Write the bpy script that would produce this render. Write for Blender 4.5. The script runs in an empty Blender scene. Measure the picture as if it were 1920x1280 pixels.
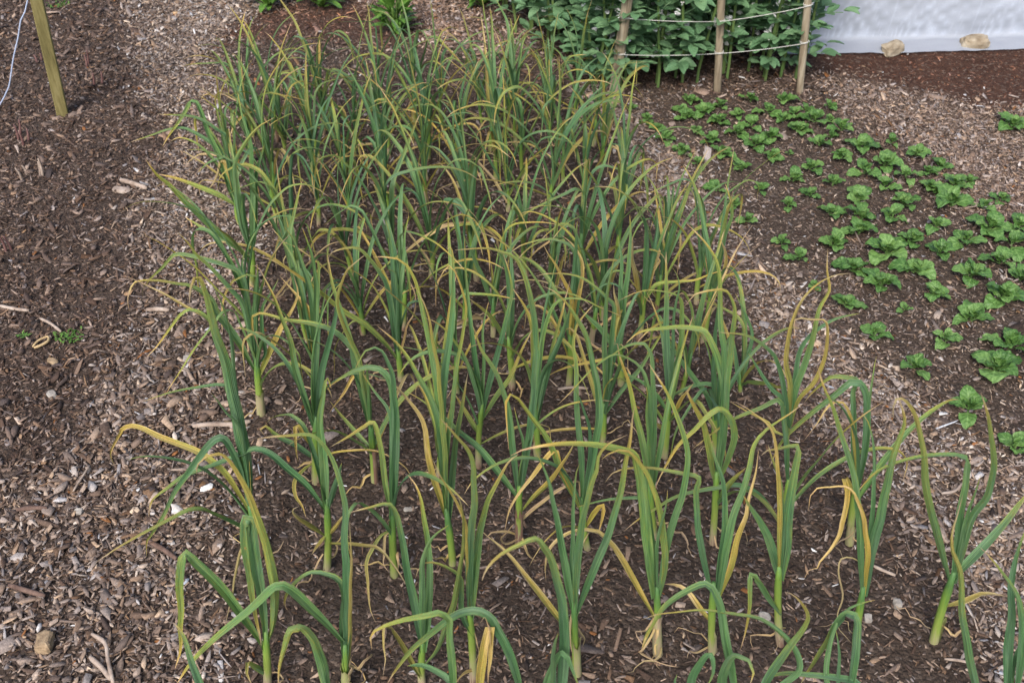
import bpy, math, random
import numpy as np
from mathutils import Vector, Matrix, noise

R = math.radians
rng = random.Random(11)
nrng = np.random.default_rng(7)
scene = bpy.context.scene
COL = scene.collection

# ------------------------------------------------------------------ camera geometry
CAM_H, F_PX, PITCH = 1.6, 1900.0, R(41.0)
CAM = Vector((0, 0, CAM_H))
C_, S_ = math.cos(PITCH), math.sin(PITCH)

def ray(px, py):
    x, y = (px - 960) / F_PX, -(py - 640) / F_PX
    return Vector((x, C_ + y * S_, -S_ + y * C_))

def at(px, py, z=0.0):
    d = ray(px, py)
    return CAM + d * ((z - CAM_H) / d.z)

def at_depth(px, py, Y):
    d = ray(px, py)
    return CAM + d * (Y / d.y)

def to_px(p):
    v = Vector(p) - CAM
    zc = v.y * C_ - v.z * S_
    yc = v.y * S_ + v.z * C_
    return 960 + F_PX * v.x / zc, 640 - F_PX * yc / zc

def to_px_np(x, y, z=0.0):
    vz = z - CAM_H
    zc = y * C_ - vz * S_
    yc = y * S_ + vz * C_
    return 960 + F_PX * x / zc, 640 - F_PX * yc / zc

def ground_z(x, y):
    return (0.010 * noise.noise((x * 1.7, y * 1.7, 3.1)) + 0.007 * noise.noise((x * 5.1, y * 5.1, 8.2)))

# ------------------------------------------------------------------ tagging
def tag(o, label=None, cat=None, group=None, kind=None):
    if label: o['label'] = label
    if cat: o['category'] = cat
    if group: o['group'] = group
    if kind: o['kind'] = kind
    return o

def empty(name, loc, label, cat, group=None):
    o = bpy.data.objects.new(name, None)
    o.empty_display_size = 0.03
    o.location = loc
    COL.objects.link(o)
    return tag(o, label, cat, group)

def link(name, me, mat, parent=None, loc=None):
    o = bpy.data.objects.new(name, me)
    if mat and not me.materials:
        me.materials.append(mat)
    COL.objects.link(o)
    if parent: o.parent = parent
    if loc is not None: o.location = loc
    return o

def mesh_from(verts, faces, name='mesh', age=None, uv=None, smooth=True, ridge=False):
    me = bpy.data.meshes.new(name)
    me.from_pydata([tuple(v) for v in verts], [], faces)
    if age is not None:
        a = me.attributes.new('age', 'FLOAT', 'POINT')
        a.data.foreach_set('value', np.asarray(age, dtype=np.float32))
    if uv is not None:
        a = me.attributes.new('strip', 'FLOAT_VECTOR', 'POINT')
        a.data.foreach_set('vector', np.asarray(uv, dtype=np.float32).ravel())
    if smooth:
        me.polygons.foreach_set('use_smooth', [True] * len(me.polygons))
    if ridge:
        e = np.empty(len(me.edges) * 2, np.int32); me.edges.foreach_get('vertices', e); e = e.reshape(-1, 2)
        sh = me.attributes.new('sharp_edge', 'BOOLEAN', 'EDGE')
        sh.data.foreach_set('value', ((e[:, 0] % 5 == 2) & (e[:, 1] % 5 == 2)))
    me.update()
    return me

class MB:
    """collects pieces of one part"""
    def __init__(self):
        self.v, self.f, self.age, self.uv = [], [], [], []
    def add(self, v, f, age=None, uv=None):
        b = len(self.v)
        self.v += [Vector(p) for p in v]
        self.f += [tuple(i + b for i in q) for q in f]
        self.age += list(age) if age is not None else [0.0] * len(v)
        self.uv += list(uv) if uv is not None else [(0, 0, 0)] * len(v)
    def build(self, name, mat, parent=None, loc=None, smooth=True):
        return link(name, mesh_from(self.v, self.f, name, self.age, self.uv, smooth), mat, parent, loc)

def tube(pts, radii, sides=8, caps=True, squash=1.0):
    v, f, s = [], [], []
    n = len(pts)
    prev = None
    acc = 0.0
    for i, p in enumerate(pts):
        t = (pts[min(i + 1, n - 1)] - pts[max(i - 1, 0)])
        t = t.normalized() if t.length > 1e-9 else Vector((0, 0, 1))
        if prev is None:
            a = t.orthogonal().normalized()
        else:
            a = (prev - t * prev.dot(t)).normalized()
        prev = a
        b = t.cross(a)
        if i: acc += (pts[i] - pts[i - 1]).length
        r = radii[i] if hasattr(radii, '__len__') else radii
        for k in range(sides):
            th = 2 * math.pi * k / sides
            v.append(p + a * (r * math.cos(th)) + b * (r * squash * math.sin(th)))
            s.append((k / sides, acc, 0))
    for i in range(n - 1):
        for k in range(sides):
            k2 = (k + 1) % sides
            f.append((i * sides + k, i * sides + k2, (i + 1) * sides + k2, (i + 1) * sides + k))
    if caps:
        f.append(tuple(reversed(range(sides))))
        f.append(tuple(range((n - 1) * sides, n * sides)))
    return v, f, s

def catmull(pts, step):
    P = [pts[0] * 2 - pts[1]] + list(pts) + [pts[-1] * 2 - pts[-2]]
    out = []
    for i in range(1, len(P) - 2):
        p0, p1, p2, p3 = P[i - 1], P[i], P[i + 1], P[i + 2]
        L = (p2 - p1).length
        n = max(1, int(round(L / step)))
        for k in range(n):
            t = k / n
            t2, t3 = t * t, t * t * t
            out.append(0.5 * ((2 * p1) + (p2 - p0) * t + (2 * p0 - 5 * p1 + 4 * p2 - p3) * t2 + (3 * p1 - p0 - 3 * p2 + p3) * t3))
    out.append(pts[-1].copy())
    return out

# ------------------------------------------------------------------ materials
def new_mat(name):
    m = bpy.data.materials.new(name)
    m.use_nodes = True
    nt = m.node_tree
    nt.nodes.clear()
    return m, nt

def N(nt, t, **kw):
    n = nt.nodes.new(t)
    for k, v in kw.items():
        if k in n.inputs.keys():
            n.inputs[k].default_value = v
        else:
            setattr(n, k, v)
    return n

def ramp(nt, stops, interp='LINEAR'):
    n = nt.nodes.new('ShaderNodeValToRGB')
    cr = n.color_ramp
    cr.interpolation = interp
    while len(cr.elements) < len(stops):
        cr.elements.new(0.5)
    for e, (p, c) in zip(cr.elements, stops):
        e.position = p
        e.color = (c[0], c[1], c[2], 1)
    return n

def math_node(nt, op, a, b=None, c=None, clamp=False):
    n = nt.nodes.new('ShaderNodeMath')
    n.operation = op
    n.use_clamp = clamp
    for i, x in enumerate((a, b, c)):
        if x is None: continue
        if isinstance(x, (int, float)): n.inputs[i].default_value = x
        else: nt.links.new(x, n.inputs[i])
    return n.outputs[0]

def mixcol(nt, fac, a, b, mode='MIX'):
    n = nt.nodes.new('ShaderNodeMix')
    n.data_type = 'RGBA'
    n.blend_type = mode
    for sock, x in ((n.inputs[0], fac), (n.inputs[6], a), (n.inputs[7], b)):
        if isinstance(x, (int, float)): sock.default_value = x
        elif isinstance(x, tuple): sock.default_value = (*x, 1)
        else: nt.links.new(x, sock)
    return n.outputs[2]

def leaf_shader(nt, col, rough, trans, bump=None, spec=0.4):
    L = nt.links
    p = N(nt, 'ShaderNodeBsdfPrincipled', Roughness=rough)
    p.inputs['Specular IOR Level'].default_value = spec
    L.new(col, p.inputs['Base Color'])
    tr = N(nt, 'ShaderNodeBsdfTranslucent')
    tcol = mixcol(nt, 1.0, col, (1.0, 1.15, 0.55), 'MULTIPLY')
    L.new(tcol, tr.inputs['Color'])
    if bump is not None:
        L.new(bump, p.inputs['Normal'])
    mx = N(nt, 'ShaderNodeMixShader')
    mx.inputs[0].default_value = trans
    L.new(p.outputs[0], mx.inputs[1]); L.new(tr.outputs[0], mx.inputs[2])
    o = N(nt, 'ShaderNodeOutputMaterial')
    L.new(mx.outputs[0], o.inputs[0])

def make_garlic_mat():
    m, nt = new_mat('garlic_leaf')
    L = nt.links
    age = N(nt, 'ShaderNodeAttribute', attribute_name='age')
    st = N(nt, 'ShaderNodeAttribute', attribute_name='strip')
    oi = N(nt, 'ShaderNodeObjectInfo')
    sep = N(nt, 'ShaderNodeSeparateXYZ'); L.new(st.outputs['Vector'], sep.inputs[0])
    # streaky noise along the blade
    cmb = N(nt, 'ShaderNodeCombineXYZ')
    L.new(math_node(nt, 'MULTIPLY', sep.outputs[0], 3.0), cmb.inputs[0])
    L.new(math_node(nt, 'MULTIPLY', sep.outputs[1], 26.0), cmb.inputs[1])
    L.new(math_node(nt, 'MULTIPLY', oi.outputs['Random'], 91.0), cmb.inputs[2])
    n1 = N(nt, 'ShaderNodeTexNoise', Scale=1.0, Detail=4.0, Roughness=0.6); L.new(cmb.outputs[0], n1.inputs['Vector'])
    a = math_node(nt, 'ADD', age.outputs['Fac'], math_node(nt, 'MULTIPLY', math_node(nt, 'SUBTRACT', n1.outputs[0], 0.5), 0.50))
    cmb5 = N(nt, 'ShaderNodeCombineXYZ')
    L.new(math_node(nt, 'MULTIPLY', sep.outputs[0], 0.8), cmb5.inputs[0])
    L.new(math_node(nt, 'MULTIPLY', sep.outputs[1], 11.0), cmb5.inputs[1])
    L.new(math_node(nt, 'MULTIPLY', oi.outputs['Random'], 143.0), cmb5.inputs[2])
    n5 = N(nt, 'ShaderNodeTexNoise', Scale=1.0, Detail=3.0, Roughness=0.6); L.new(cmb5.outputs[0], n5.inputs['Vector'])
    a = math_node(nt, 'ADD', a, math_node(nt, 'MULTIPLY', math_node(nt, 'SUBTRACT', n5.outputs[0], 0.5), 0.42))
    a = math_node(nt, 'ADD', a, math_node(nt, 'MULTIPLY', math_node(nt, 'SUBTRACT', oi.outputs['Random'], 0.5), 0.12), clamp=True)
    cr = ramp(nt, [(0.0, (0.076, 0.172, 0.072)), (0.20, (0.112, 0.230, 0.078)), (0.40, (0.205, 0.310, 0.084)), (0.52, (0.31, 0.325, 0.090)),
                   (0.68, (0.42, 0.325, 0.090)), (0.84, (0.56, 0.43, 0.21)), (1.0, (0.44, 0.31, 0.20))])
    L.new(a, cr.inputs[0])
    # rust specks on ageing tissue
    cmb2 = N(nt, 'ShaderNodeCombineXYZ')
    L.new(math_node(nt, 'MULTIPLY', sep.outputs[0], 9.0), cmb2.inputs[0])
    L.new(math_node(nt, 'MULTIPLY', sep.outputs[1], 420.0), cmb2.inputs[1])
    L.new(math_node(nt, 'MULTIPLY', oi.outputs['Random'], 37.0), cmb2.inputs[2])
    n2 = N(nt, 'ShaderNodeTexNoise', Scale=1.0, Detail=3.0, Roughness=0.7); L.new(cmb2.outputs[0], n2.inputs['Vector'])
    sp = ramp(nt, [(0.50, (0, 0, 0)), (0.60, (1, 1, 1))]); L.new(n2.outputs[0], sp.inputs[0])
    win = ramp(nt, [(0.08, (0, 0, 0)), (0.28, (1, 1, 1)), (0.66, (1, 1, 1)), (0.8, (0, 0, 0))]); L.new(a, win.inputs[0])
    fac = math_node(nt, 'MULTIPLY', math_node(nt, 'MULTIPLY', sp.outputs[0], win.outputs[0]), 0.72)
    col = mixcol(nt, fac, cr.outputs[0], (0.30, 0.15, 0.03))
    # waxy bloom, blue-grey, on young tissue
    n3 = N(nt, 'ShaderNodeTexNoise', Scale=0.35, Detail=3.0); L.new(cmb.outputs[0], n3.inputs['Vector'])
    bl = ramp(nt, [(0.4, (0, 0, 0)), (0.7, (1, 1, 1))]); L.new(n3.outputs[0], bl.inputs[0])
    young = ramp(nt, [(0.15, (1, 1, 1)), (0.4, (0, 0, 0))]); L.new(a, young.inputs[0])
    col = mixcol(nt, math_node(nt, 'MULTIPLY', math_node(nt, 'MULTIPLY', bl.outputs[0], young.outputs[0]), 0.5), col, (0.180, 0.265, 0.170))
    # long paler and darker streaks
    cmb4 = N(nt, 'ShaderNodeCombineXYZ')
    L.new(math_node(nt, 'MULTIPLY', sep.outputs[0], 4.5), cmb4.inputs[0])
    L.new(math_node(nt, 'MULTIPLY', sep.outputs[1], 9.0), cmb4.inputs[1])
    L.new(math_node(nt, 'MULTIPLY', oi.outputs['Random'], 61.0), cmb4.inputs[2])
    n4 = N(nt, 'ShaderNodeTexNoise', Scale=1.0, Detail=5.0, Roughness=0.65); L.new(cmb4.outputs[0], n4.inputs['Vector'])
    stk = ramp(nt, [(0.3, (0.55, 0.55, 0.55)), (0.5, (1, 1, 1)), (0.72, (1.6, 1.55, 1.45))]); L.new(n4.outputs[0], stk.inputs[0])
    col = mixcol(nt, 1.0, col, stk.outputs[0], 'MULTIPLY')
    rnd = ramp(nt, [(0.0, (0.78, 0.82, 0.86)), (0.5, (1, 1, 1)), (1.0, (1.22, 1.15, 0.95))]); L.new(math_node(nt, 'FRACT', math_node(nt, 'MULTIPLY', oi.outputs['Random'], 13.7)), rnd.inputs[0])
    col = mixcol(nt, 1.0, col, rnd.outputs[0], 'MULTIPLY')
    # fine veins
    w = math_node(nt, 'SINE', math_node(nt, 'MULTIPLY', sep.outputs[0], 24.0))
    col = mixcol(nt, 0.22, col, mixcol(nt, math_node(nt, 'MULTIPLY_ADD', w, 0.5, 0.5), (0.0, 0.0, 0.0), (1, 1, 1)), 'OVERLAY')
    bp = N(nt, 'ShaderNodeBump', Strength=0.5, Distance=0.0012)
    L.new(math_node(nt, 'ADD', w, math_node(nt, 'MULTIPLY', n1.outputs[0], 2.0)), bp.inputs['Height'])
    leaf_shader(nt, col, 0.50, 0.20, bp.outputs[0], 0.4)
    return m

def make_stem_mat():
    m, nt = new_mat('garlic_stem')
    L = nt.links
    age = N(nt, 'ShaderNodeAttribute', attribute_name='age')
    st = N(nt, 'ShaderNodeAttribute', attribute_name='strip')
    oi = N(nt, 'ShaderNodeObjectInfo')
    mp = N(nt, 'ShaderNodeVectorMath', operation='MULTIPLY'); mp.inputs[1].default_value = (14, 22, 1); L.new(st.outputs['Vector'], mp.inputs[0])
    n1 = N(nt, 'ShaderNodeTexNoise', Scale=1.0, Detail=4.0); L.new(mp.outputs[0], n1.inputs['Vector'])
    a = math_node(nt, 'ADD', age.outputs['Fac'], math_node(nt, 'MULTIPLY', math_node(nt, 'SUBTRACT', n1.outputs[0], 0.5), 0.42))
    a = math_node(nt, 'ADD', a, math_node(nt, 'MULTIPLY', math_node(nt, 'SUBTRACT', oi.outputs['Random'], 0.5), 0.3), clamp=True)
    cr = ramp(nt, [(0.0, (0.20, 0.12, 0.085)), (0.10, (0.35, 0.27, 0.18)), (0.22, (0.32, 0.31, 0.15)), (0.40, (0.24, 0.31, 0.065)), (0.8, (0.15, 0.26, 0.045)), (1.0, (0.075, 0.17, 0.05))])
    L.new(a, cr.inputs[0])
    bp = N(nt, 'ShaderNodeBump', Strength=0.3, Distance=0.001); L.new(n1.outputs[0], bp.inputs['Height'])
    leaf_shader(nt, cr.outputs[0], 0.5, 0.12, bp.outputs[0], 0.35)
    return m

def make_broad_mat(name, dark, mid, light, rough, trans, veins=True, spec=0.4):
    """broad leaves; strip.x = -1..1 across, strip.y = 0..1 along, strip.z = random per leaf"""
    m, nt = new_mat(name)
    L = nt.links
    st = N(nt, 'ShaderNodeAttribute', attribute_name='strip')
    age = N(nt, 'ShaderNodeAttribute', attribute_name='age')
    oi = N(nt, 'ShaderNodeObjectInfo')
    sep = N(nt, 'ShaderNodeSeparateXYZ'); L.new(st.outputs['Vector'], sep.inputs[0])
    rnd = math_node(nt, 'ADD', oi.outputs['Random'], sep.outputs[2])
    cmb = N(nt, 'ShaderNodeCombineXYZ')
    L.new(sep.outputs[0], cmb.inputs[0]); L.new(math_node(nt, 'MULTIPLY', sep.outputs[1], 2.2), cmb.inputs[1]); L.new(math_node(nt, 'MULTIPLY', rnd, 53.0), cmb.inputs[2])
    n1 = N(nt, 'ShaderNodeTexNoise', Scale=2.4, Detail=4.0, Roughness=0.6); L.new(cmb.outputs[0], n1.inputs['Vector'])
    f = math_node(nt, 'ADD', math_node(nt, 'MULTIPLY', n1.outputs[0], 0.7), math_node(nt, 'MULTIPLY', math_node(nt, 'FRACT', math_node(nt, 'MULTIPLY', rnd, 7.13)), 0.45))
    f = math_node(nt, 'ADD', f, age.outputs['Fac'])
    cr = ramp(nt, [(0.15, dark), (0.5, mid), (1.0, light)]); L.new(f, cr.inputs[0])
    col = cr.outputs[0]
    ab = math_node(nt, 'ABSOLUTE', sep.outputs[0])
    vein = math_node(nt, 'SINE', math_node(nt, 'SUBTRACT', math_node(nt, 'MULTIPLY', sep.outputs[1], 34.0), math_node(nt, 'MULTIPLY', ab, 9.0)))
    mid_r = ramp(nt, [(0.0, (1, 1, 1)), (0.09, (0, 0, 0))]); L.new(ab, mid_r.inputs[0])
    vr = ramp(nt, [(0.90, (0, 0, 0)), (1.0, (1, 1, 1))]); L.new(math_node(nt, 'MULTIPLY_ADD', vein, 0.5, 0.5), vr.inputs[0])
    if veins:
        vf = math_node(nt, 'MAXIMUM', math_node(nt, 'MULTIPLY', mid_r.outputs[0], 0.55), math_node(nt, 'MULTIPLY', vr.outputs[0], 0.22))
        col = mixcol(nt, vf, col, tuple(min(1, c * 1.5 + 0.02) for c in light))
    bp = N(nt, 'ShaderNodeBump', Strength=0.5, Distance=0.004)
    L.new(math_node(nt, 'ADD', math_node(nt, 'MULTIPLY', vein, -0.25), math_node(nt, 'MULTIPLY', n1.outputs[0], 1.6)), bp.inputs['Height'])
    leaf_shader(nt, col, rough, trans, bp.outputs[0], spec)
    return m

def make_simple(name, stops, scale, rough=0.7, detail=5.0, bump=0.3, dist=0.003, stretch=(1, 1, 1), spec=0.3):
    m, nt = new_mat(name)
    L = nt.links
    tc = N(nt, 'ShaderNodeTexCoord')
    oi = N(nt, 'ShaderNodeObjectInfo')
    mp = N(nt, 'ShaderNodeMapping'); mp.inputs['Scale'].default_value = stretch
    L.new(tc.outputs['Object'], mp.inputs[0])
    ad = N(nt, 'ShaderNodeVectorMath', operation='ADD'); L.new(mp.outputs[0], ad.inputs[0])
    L.new(math_node(nt, 'MULTIPLY', oi.outputs['Random'], 17.0), ad.inputs[1])
    n1 = N(nt, 'ShaderNodeTexNoise', Scale=scale, Detail=detail, Roughness=0.62); L.new(ad.outputs[0], n1.inputs['Vector'])
    cr = ramp(nt, stops); L.new(n1.outputs[0], cr.inputs[0])
    p = N(nt, 'ShaderNodeBsdfPrincipled', Roughness=rough); p.inputs['Specular IOR Level'].default_value = spec
    L.new(cr.outputs[0], p.inputs['Base Color'])
    bp = N(nt, 'ShaderNodeBump', Strength=bump, Distance=dist); L.new(n1.outputs[0], bp.inputs['Height']); L.new(bp.outputs[0], p.inputs['Normal'])
    o = N(nt, 'ShaderNodeOutputMaterial'); L.new(p.outputs[0], o.inputs[0])
    return m

def make_ground_mat():
    m, nt = new_mat('soil')
    L = nt.links
    tc = N(nt, 'ShaderNodeTexCoord')
    zone = N(nt, 'ShaderNodeAttribute', attribute_name='zone')   # x: path litter, y: red compost
    sep = N(nt, 'ShaderNodeSeparateXYZ'); L.new(zone.outputs['Vector'], sep.inputs[0])
    big = N(nt, 'ShaderNodeTexNoise', Scale=5.0, Detail=5.0, Roughness=0.6); L.new(tc.outputs['Object'], big.inputs['Vector'])
    fine = N(nt, 'ShaderNodeTexNoise', Scale=120.0, Detail=6.0, Roughness=0.72); L.new(tc.outputs['Object'], fine.inputs['Vector'])
    mid = N(nt, 'ShaderNodeTexNoise', Scale=38.0, Detail=5.0, Roughness=0.65); L.new(tc.outputs['Object'], mid.inputs['Vector'])
    vor = N(nt, 'ShaderNodeTexVoronoi', Scale=130.0); L.new(tc.outputs['Object'], vor.inputs['Vector'])
    soil = ramp(nt, [(0.25, (0.022, 0.015, 0.011)), (0.48, (0.056, 0.039, 0.029)), (0.66, (0.105, 0.076, 0.058)), (0.85, (0.19, 0.145, 0.115))])
    f = math_node(nt, 'ADD', math_node(nt, 'MULTIPLY', fine.outputs[0], 0.55), math_node(nt, 'MULTIPLY', mid.outputs[0], 0.45))
    f = math_node(nt, 'ADD', f, math_node(nt, 'MULTIPLY', math_node(nt, 'SUBTRACT', big.outputs[0], 0.5), 0.25))
    L.new(f, soil.inputs[0])
    red = ramp(nt, [(0.3, (0.030, 0.014, 0.009)), (0.5, (0.070, 0.032, 0.020)), (0.75, (0.13, 0.066, 0.042)), (0.9, (0.24, 0.15, 0.10))]); L.new(f, red.inputs[0])
    lit = ramp(nt, [(0.3, (0.05, 0.034, 0.025)), (0.5, (0.13, 0.092, 0.070)), (0.65, (0.25, 0.19, 0.145)), (0.8, (0.38, 0.30, 0.24))]); L.new(f, lit.inputs[0])
    col = mixcol(nt, sep.outputs[1], soil.outputs[0], red.outputs[0])
    col = mixcol(nt, math_node(nt, 'MULTIPLY', sep.outputs[0], 0.5), col, lit.outputs[0])
    # small pale crumbs, each cell its own tone
    cell = ramp(nt, [(0.80, (0, 0, 0)), (0.97, (1, 1, 1))]); 
    sc = N(nt, 'ShaderNodeSeparateColor'); L.new(vor.outputs['Color'], sc.inputs[0]); L.new(sc.outputs[0], cell.inputs[0])
    col = mixcol(nt, math_node(nt, 'MULTIPLY', cell.outputs[0], 0.5), col, (0.22, 0.165, 0.13))
    p = N(nt, 'ShaderNodeBsdfPrincipled', Roughness=0.92); p.inputs['Specular IOR Level'].default_value = 0.2
    L.new(col, p.inputs['Base Color'])
    h = math_node(nt, 'ADD', math_node(nt, 'MULTIPLY', vor.outputs['Distance'], -0.7), math_node(nt, 'ADD', math_node(nt, 'MULTIPLY', mid.outputs[0], 1.6), fine.outputs[0]))
    bp = N(nt, 'ShaderNodeBump', Strength=0.9, Distance=0.012); L.new(h, bp.inputs['Height']); L.new(bp.outputs[0], p.inputs['Normal'])
    o = N(nt, 'ShaderNodeOutputMaterial'); L.new(p.outputs[0], o.inputs[0])
    return m

def make_chip_mat():
    m, nt = new_mat('wood_chip')
    L = nt.links
    c = N(nt, 'ShaderNodeAttribute', attribute_name='tone')
    tc = N(nt, 'ShaderNodeTexCoord')
    n1 = N(nt, 'ShaderNodeTexNoise', Scale=260.0, Detail=3.0, Roughness=0.7); L.new(tc.outputs['Object'], n1.inputs['Vector'])
    r = ramp(nt, [(0.3, (0.55, 0.55, 0.55)), (0.7, (1.25, 1.25, 1.25))]); L.new(n1.outputs[0], r.inputs[0])
    col = mixcol(nt, 1.0, c.outputs['Color'], r.outputs[0], 'MULTIPLY')
    p = N(nt, 'ShaderNodeBsdfPrincipled', Roughness=0.8); p.inputs['Specular IOR Level'].default_value = 0.25
    L.new(col, p.inputs['Base Color'])
    bp = N(nt, 'ShaderNodeBump', Strength=0.4, Distance=0.0015); L.new(n1.outputs[0], bp.inputs['Height']); L.new(bp.outputs[0], p.inputs['Normal'])
    o = N(nt, 'ShaderNodeOutputMaterial'); L.new(p.outputs[0], o.inputs[0])
    return m

def make_fleece_mat():
    m, nt = new_mat('fleece')
    L = nt.links
    tc = N(nt, 'ShaderNodeTexCoord')
    n1 = N(nt, 'ShaderNodeTexNoise', Scale=170.0, Detail=4.0, Roughness=0.7); L.new(tc.outputs['Object'], n1.inputs['Vector'])
    n2 = N(nt, 'ShaderNodeTexNoise', Scale=9.0, Detail=3.0); L.new(tc.outputs['Object'], n2.inputs['Vector'])
    cr = ramp(nt, [(0.3, (0.52, 0.565, 0.65)), (0.7, (0.64, 0.685, 0.76))]); L.new(n1.outputs[0], cr.inputs[0])
    d = N(nt, 'ShaderNodeBsdfDiffuse'); L.new(cr.outputs[0], d.inputs['Color'])
    t = N(nt, 'ShaderNodeBsdfTranslucent'); L.new(cr.outputs[0], t.inputs['Color'])
    tr = N(nt, 'ShaderNodeBsdfTransparent')
    bp = N(nt, 'ShaderNodeBump', Strength=0.25, Distance=0.002); L.new(n1.outputs[0], bp.inputs['Height'])
    L.new(bp.outputs[0], d.inputs['Normal'])
    m1 = N(nt, 'ShaderNodeMixShader'); m1.inputs[0].default_value = 0.4
    L.new(d.outputs[0], m1.inputs[1]); L.new(t.outputs[0], m1.inputs[2])
    m2 = N(nt, 'ShaderNodeMixShader')
    age = N(nt, 'ShaderNodeAttribute', attribute_name='age')       # doubled cloth in the creases lets less through
    L.new(math_node(nt, 'MULTIPLY', math_node(nt, 'MULTIPLY_ADD', n1.outputs[0], 0.34, 0.18), math_node(nt, 'SUBTRACT', 1.0, age.outputs['Fac'], clamp=True)), m2.inputs[0])
    L.new(m1.outputs[0], m2.inputs[1]); L.new(tr.outputs[0], m2.inputs[2])
    o = N(nt, 'ShaderNodeOutputMaterial'); L.new(m2.outputs[0], o.inputs[0])
    return m

M = {}
M['leaf'] = make_garlic_mat()
M['stem'] = make_stem_mat()
M['spinach'] = make_broad_mat('spinach_leaf', (0.028, 0.082, 0.017), (0.076, 0.168, 0.036), (0.165, 0.280, 0.078), 0.46, 0.16, spec=.4)
M['bean'] = make_broad_mat('bean_leaf', (0.066, 0.145, 0.072), (0.115, 0.225, 0.108), (0.205, 0.335, 0.17), 0.45, 0.22, veins=False)
M['bush'] = make_broad_mat('bush_leaf', (0.045, 0.12, 0.022), (0.085, 0.20, 0.032), (0.16, 0.29, 0.055), 0.45, 0.22)
M['beanstem'] = make_simple('bean_stem', [(0.3, (0.07, 0.13, 0.035)), (0.7, (0.14, 0.20, 0.06))], 8, 0.55)
M['petal'] = make_simple('white_petal', [(0.3, (0.70, 0.70, 0.68)), (0.7, (0.85, 0.85, 0.83))], 60, 0.6, bump=0.05)
M['blotch'] = make_simple('dark_blotch', [(0.3, (0.015, 0.012, 0.015)), (0.7, (0.03, 0.025, 0.03))], 60, 0.6, bump=0.05)
M['soil'] = make_ground_mat()
M['chip'] = make_chip_mat()
M['fleece'] = make_fleece_mat()
M['post'] = make_simple('weathered_post', [(0.3, (0.13, 0.10, 0.065)), (0.5, (0.25, 0.20, 0.135)), (0.72, (0.37, 0.32, 0.235))], 16, 0.8, bump=0.5, stretch=(5, 5, 0.35))
M['stake'] = make_simple('mossy_stake', [(0.3, (0.10, 0.085, 0.03)), (0.5, (0.19, 0.16, 0.06)), (0.72, (0.27, 0.23, 0.10))], 16, 0.8, bump=0.5, stretch=(5, 5, 0.35))
M['string'] = make_simple('white_twine', [(0.3, (0.38, 0.37, 0.33)), (0.7, (0.58, 0.57, 0.52))], 300, 0.8)
M['bluestring'] = make_simple('pale_blue_twine', [(0.3, (0.30, 0.36, 0.50)), (0.7, (0.46, 0.52, 0.66))], 300, 0.7)
M['stone'] = make_simple('limestone', [(0.3, (0.17, 0.13, 0.085)), (0.5, (0.29, 0.24, 0.17)), (0.72, (0.44, 0.39, 0.31))], 22, 0.9, bump=0.8, dist=0.01)
M['pebble'] = make_simple('pale_pebble', [(0.3, (0.20, 0.175, 0.15)), (0.7, (0.38, 0.345, 0.30))], 60, 0.85, bump=0.6, dist=0.004)
M['stick'] = make_simple('dry_stick', [(0.3, (0.17, 0.12, 0.09)), (0.55, (0.33, 0.26, 0.21)), (0.75, (0.46, 0.39, 0.33))], 40, 0.85, bump=0.6)
M['browntwig'] = make_simple('brown_twig', [(0.3, (0.07, 0.04, 0.03)), (0.7, (0.17, 0.11, 0.085))], 60, 0.85, bump=0.6)
M['bark'] = make_simple('wood_chunk', [(0.3, (0.15, 0.10, 0.06)), (0.55, (0.28, 0.20, 0.12)), (0.75, (0.40, 0.31, 0.2))], 70, 0.85, bump=0.7)
M['straw'] = make_simple('dry_straw', [(0.3, (0.33, 0.22, 0.10)), (0.7, (0.50, 0.37, 0.20))], 60, 0.7)
M['shoot'] = make_simple('red_shoot', [(0.3, (0.09, 0.04, 0.04)), (0.7, (0.20, 0.11, 0.095))], 60, 0.6)
# Leaf outlines noted from the photograph.  Tiles: origin x, origin y, scale of the enlarged view.
TILES = {'A': (200, 960, 4), 'B': (600, 960, 4), 'C': (1000, 960, 4), 'D': (1440, 960, 4), 'E': (200, 680, 4), 'F': (600, 680, 4),
         'G': (1000, 680, 4), 'H': (1440, 680, 4), 'I': (200, 440, 4), 'J': (600, 440, 4), 'K': (1000, 440, 4), 'L': (220, 160, 4),
         'M': (600, 160, 4), 'N': (980, 160, 4), 'R': (1280, 427, 3), 'W': (0, 0, 3), 'X': (640, 0, 3)}
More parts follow.
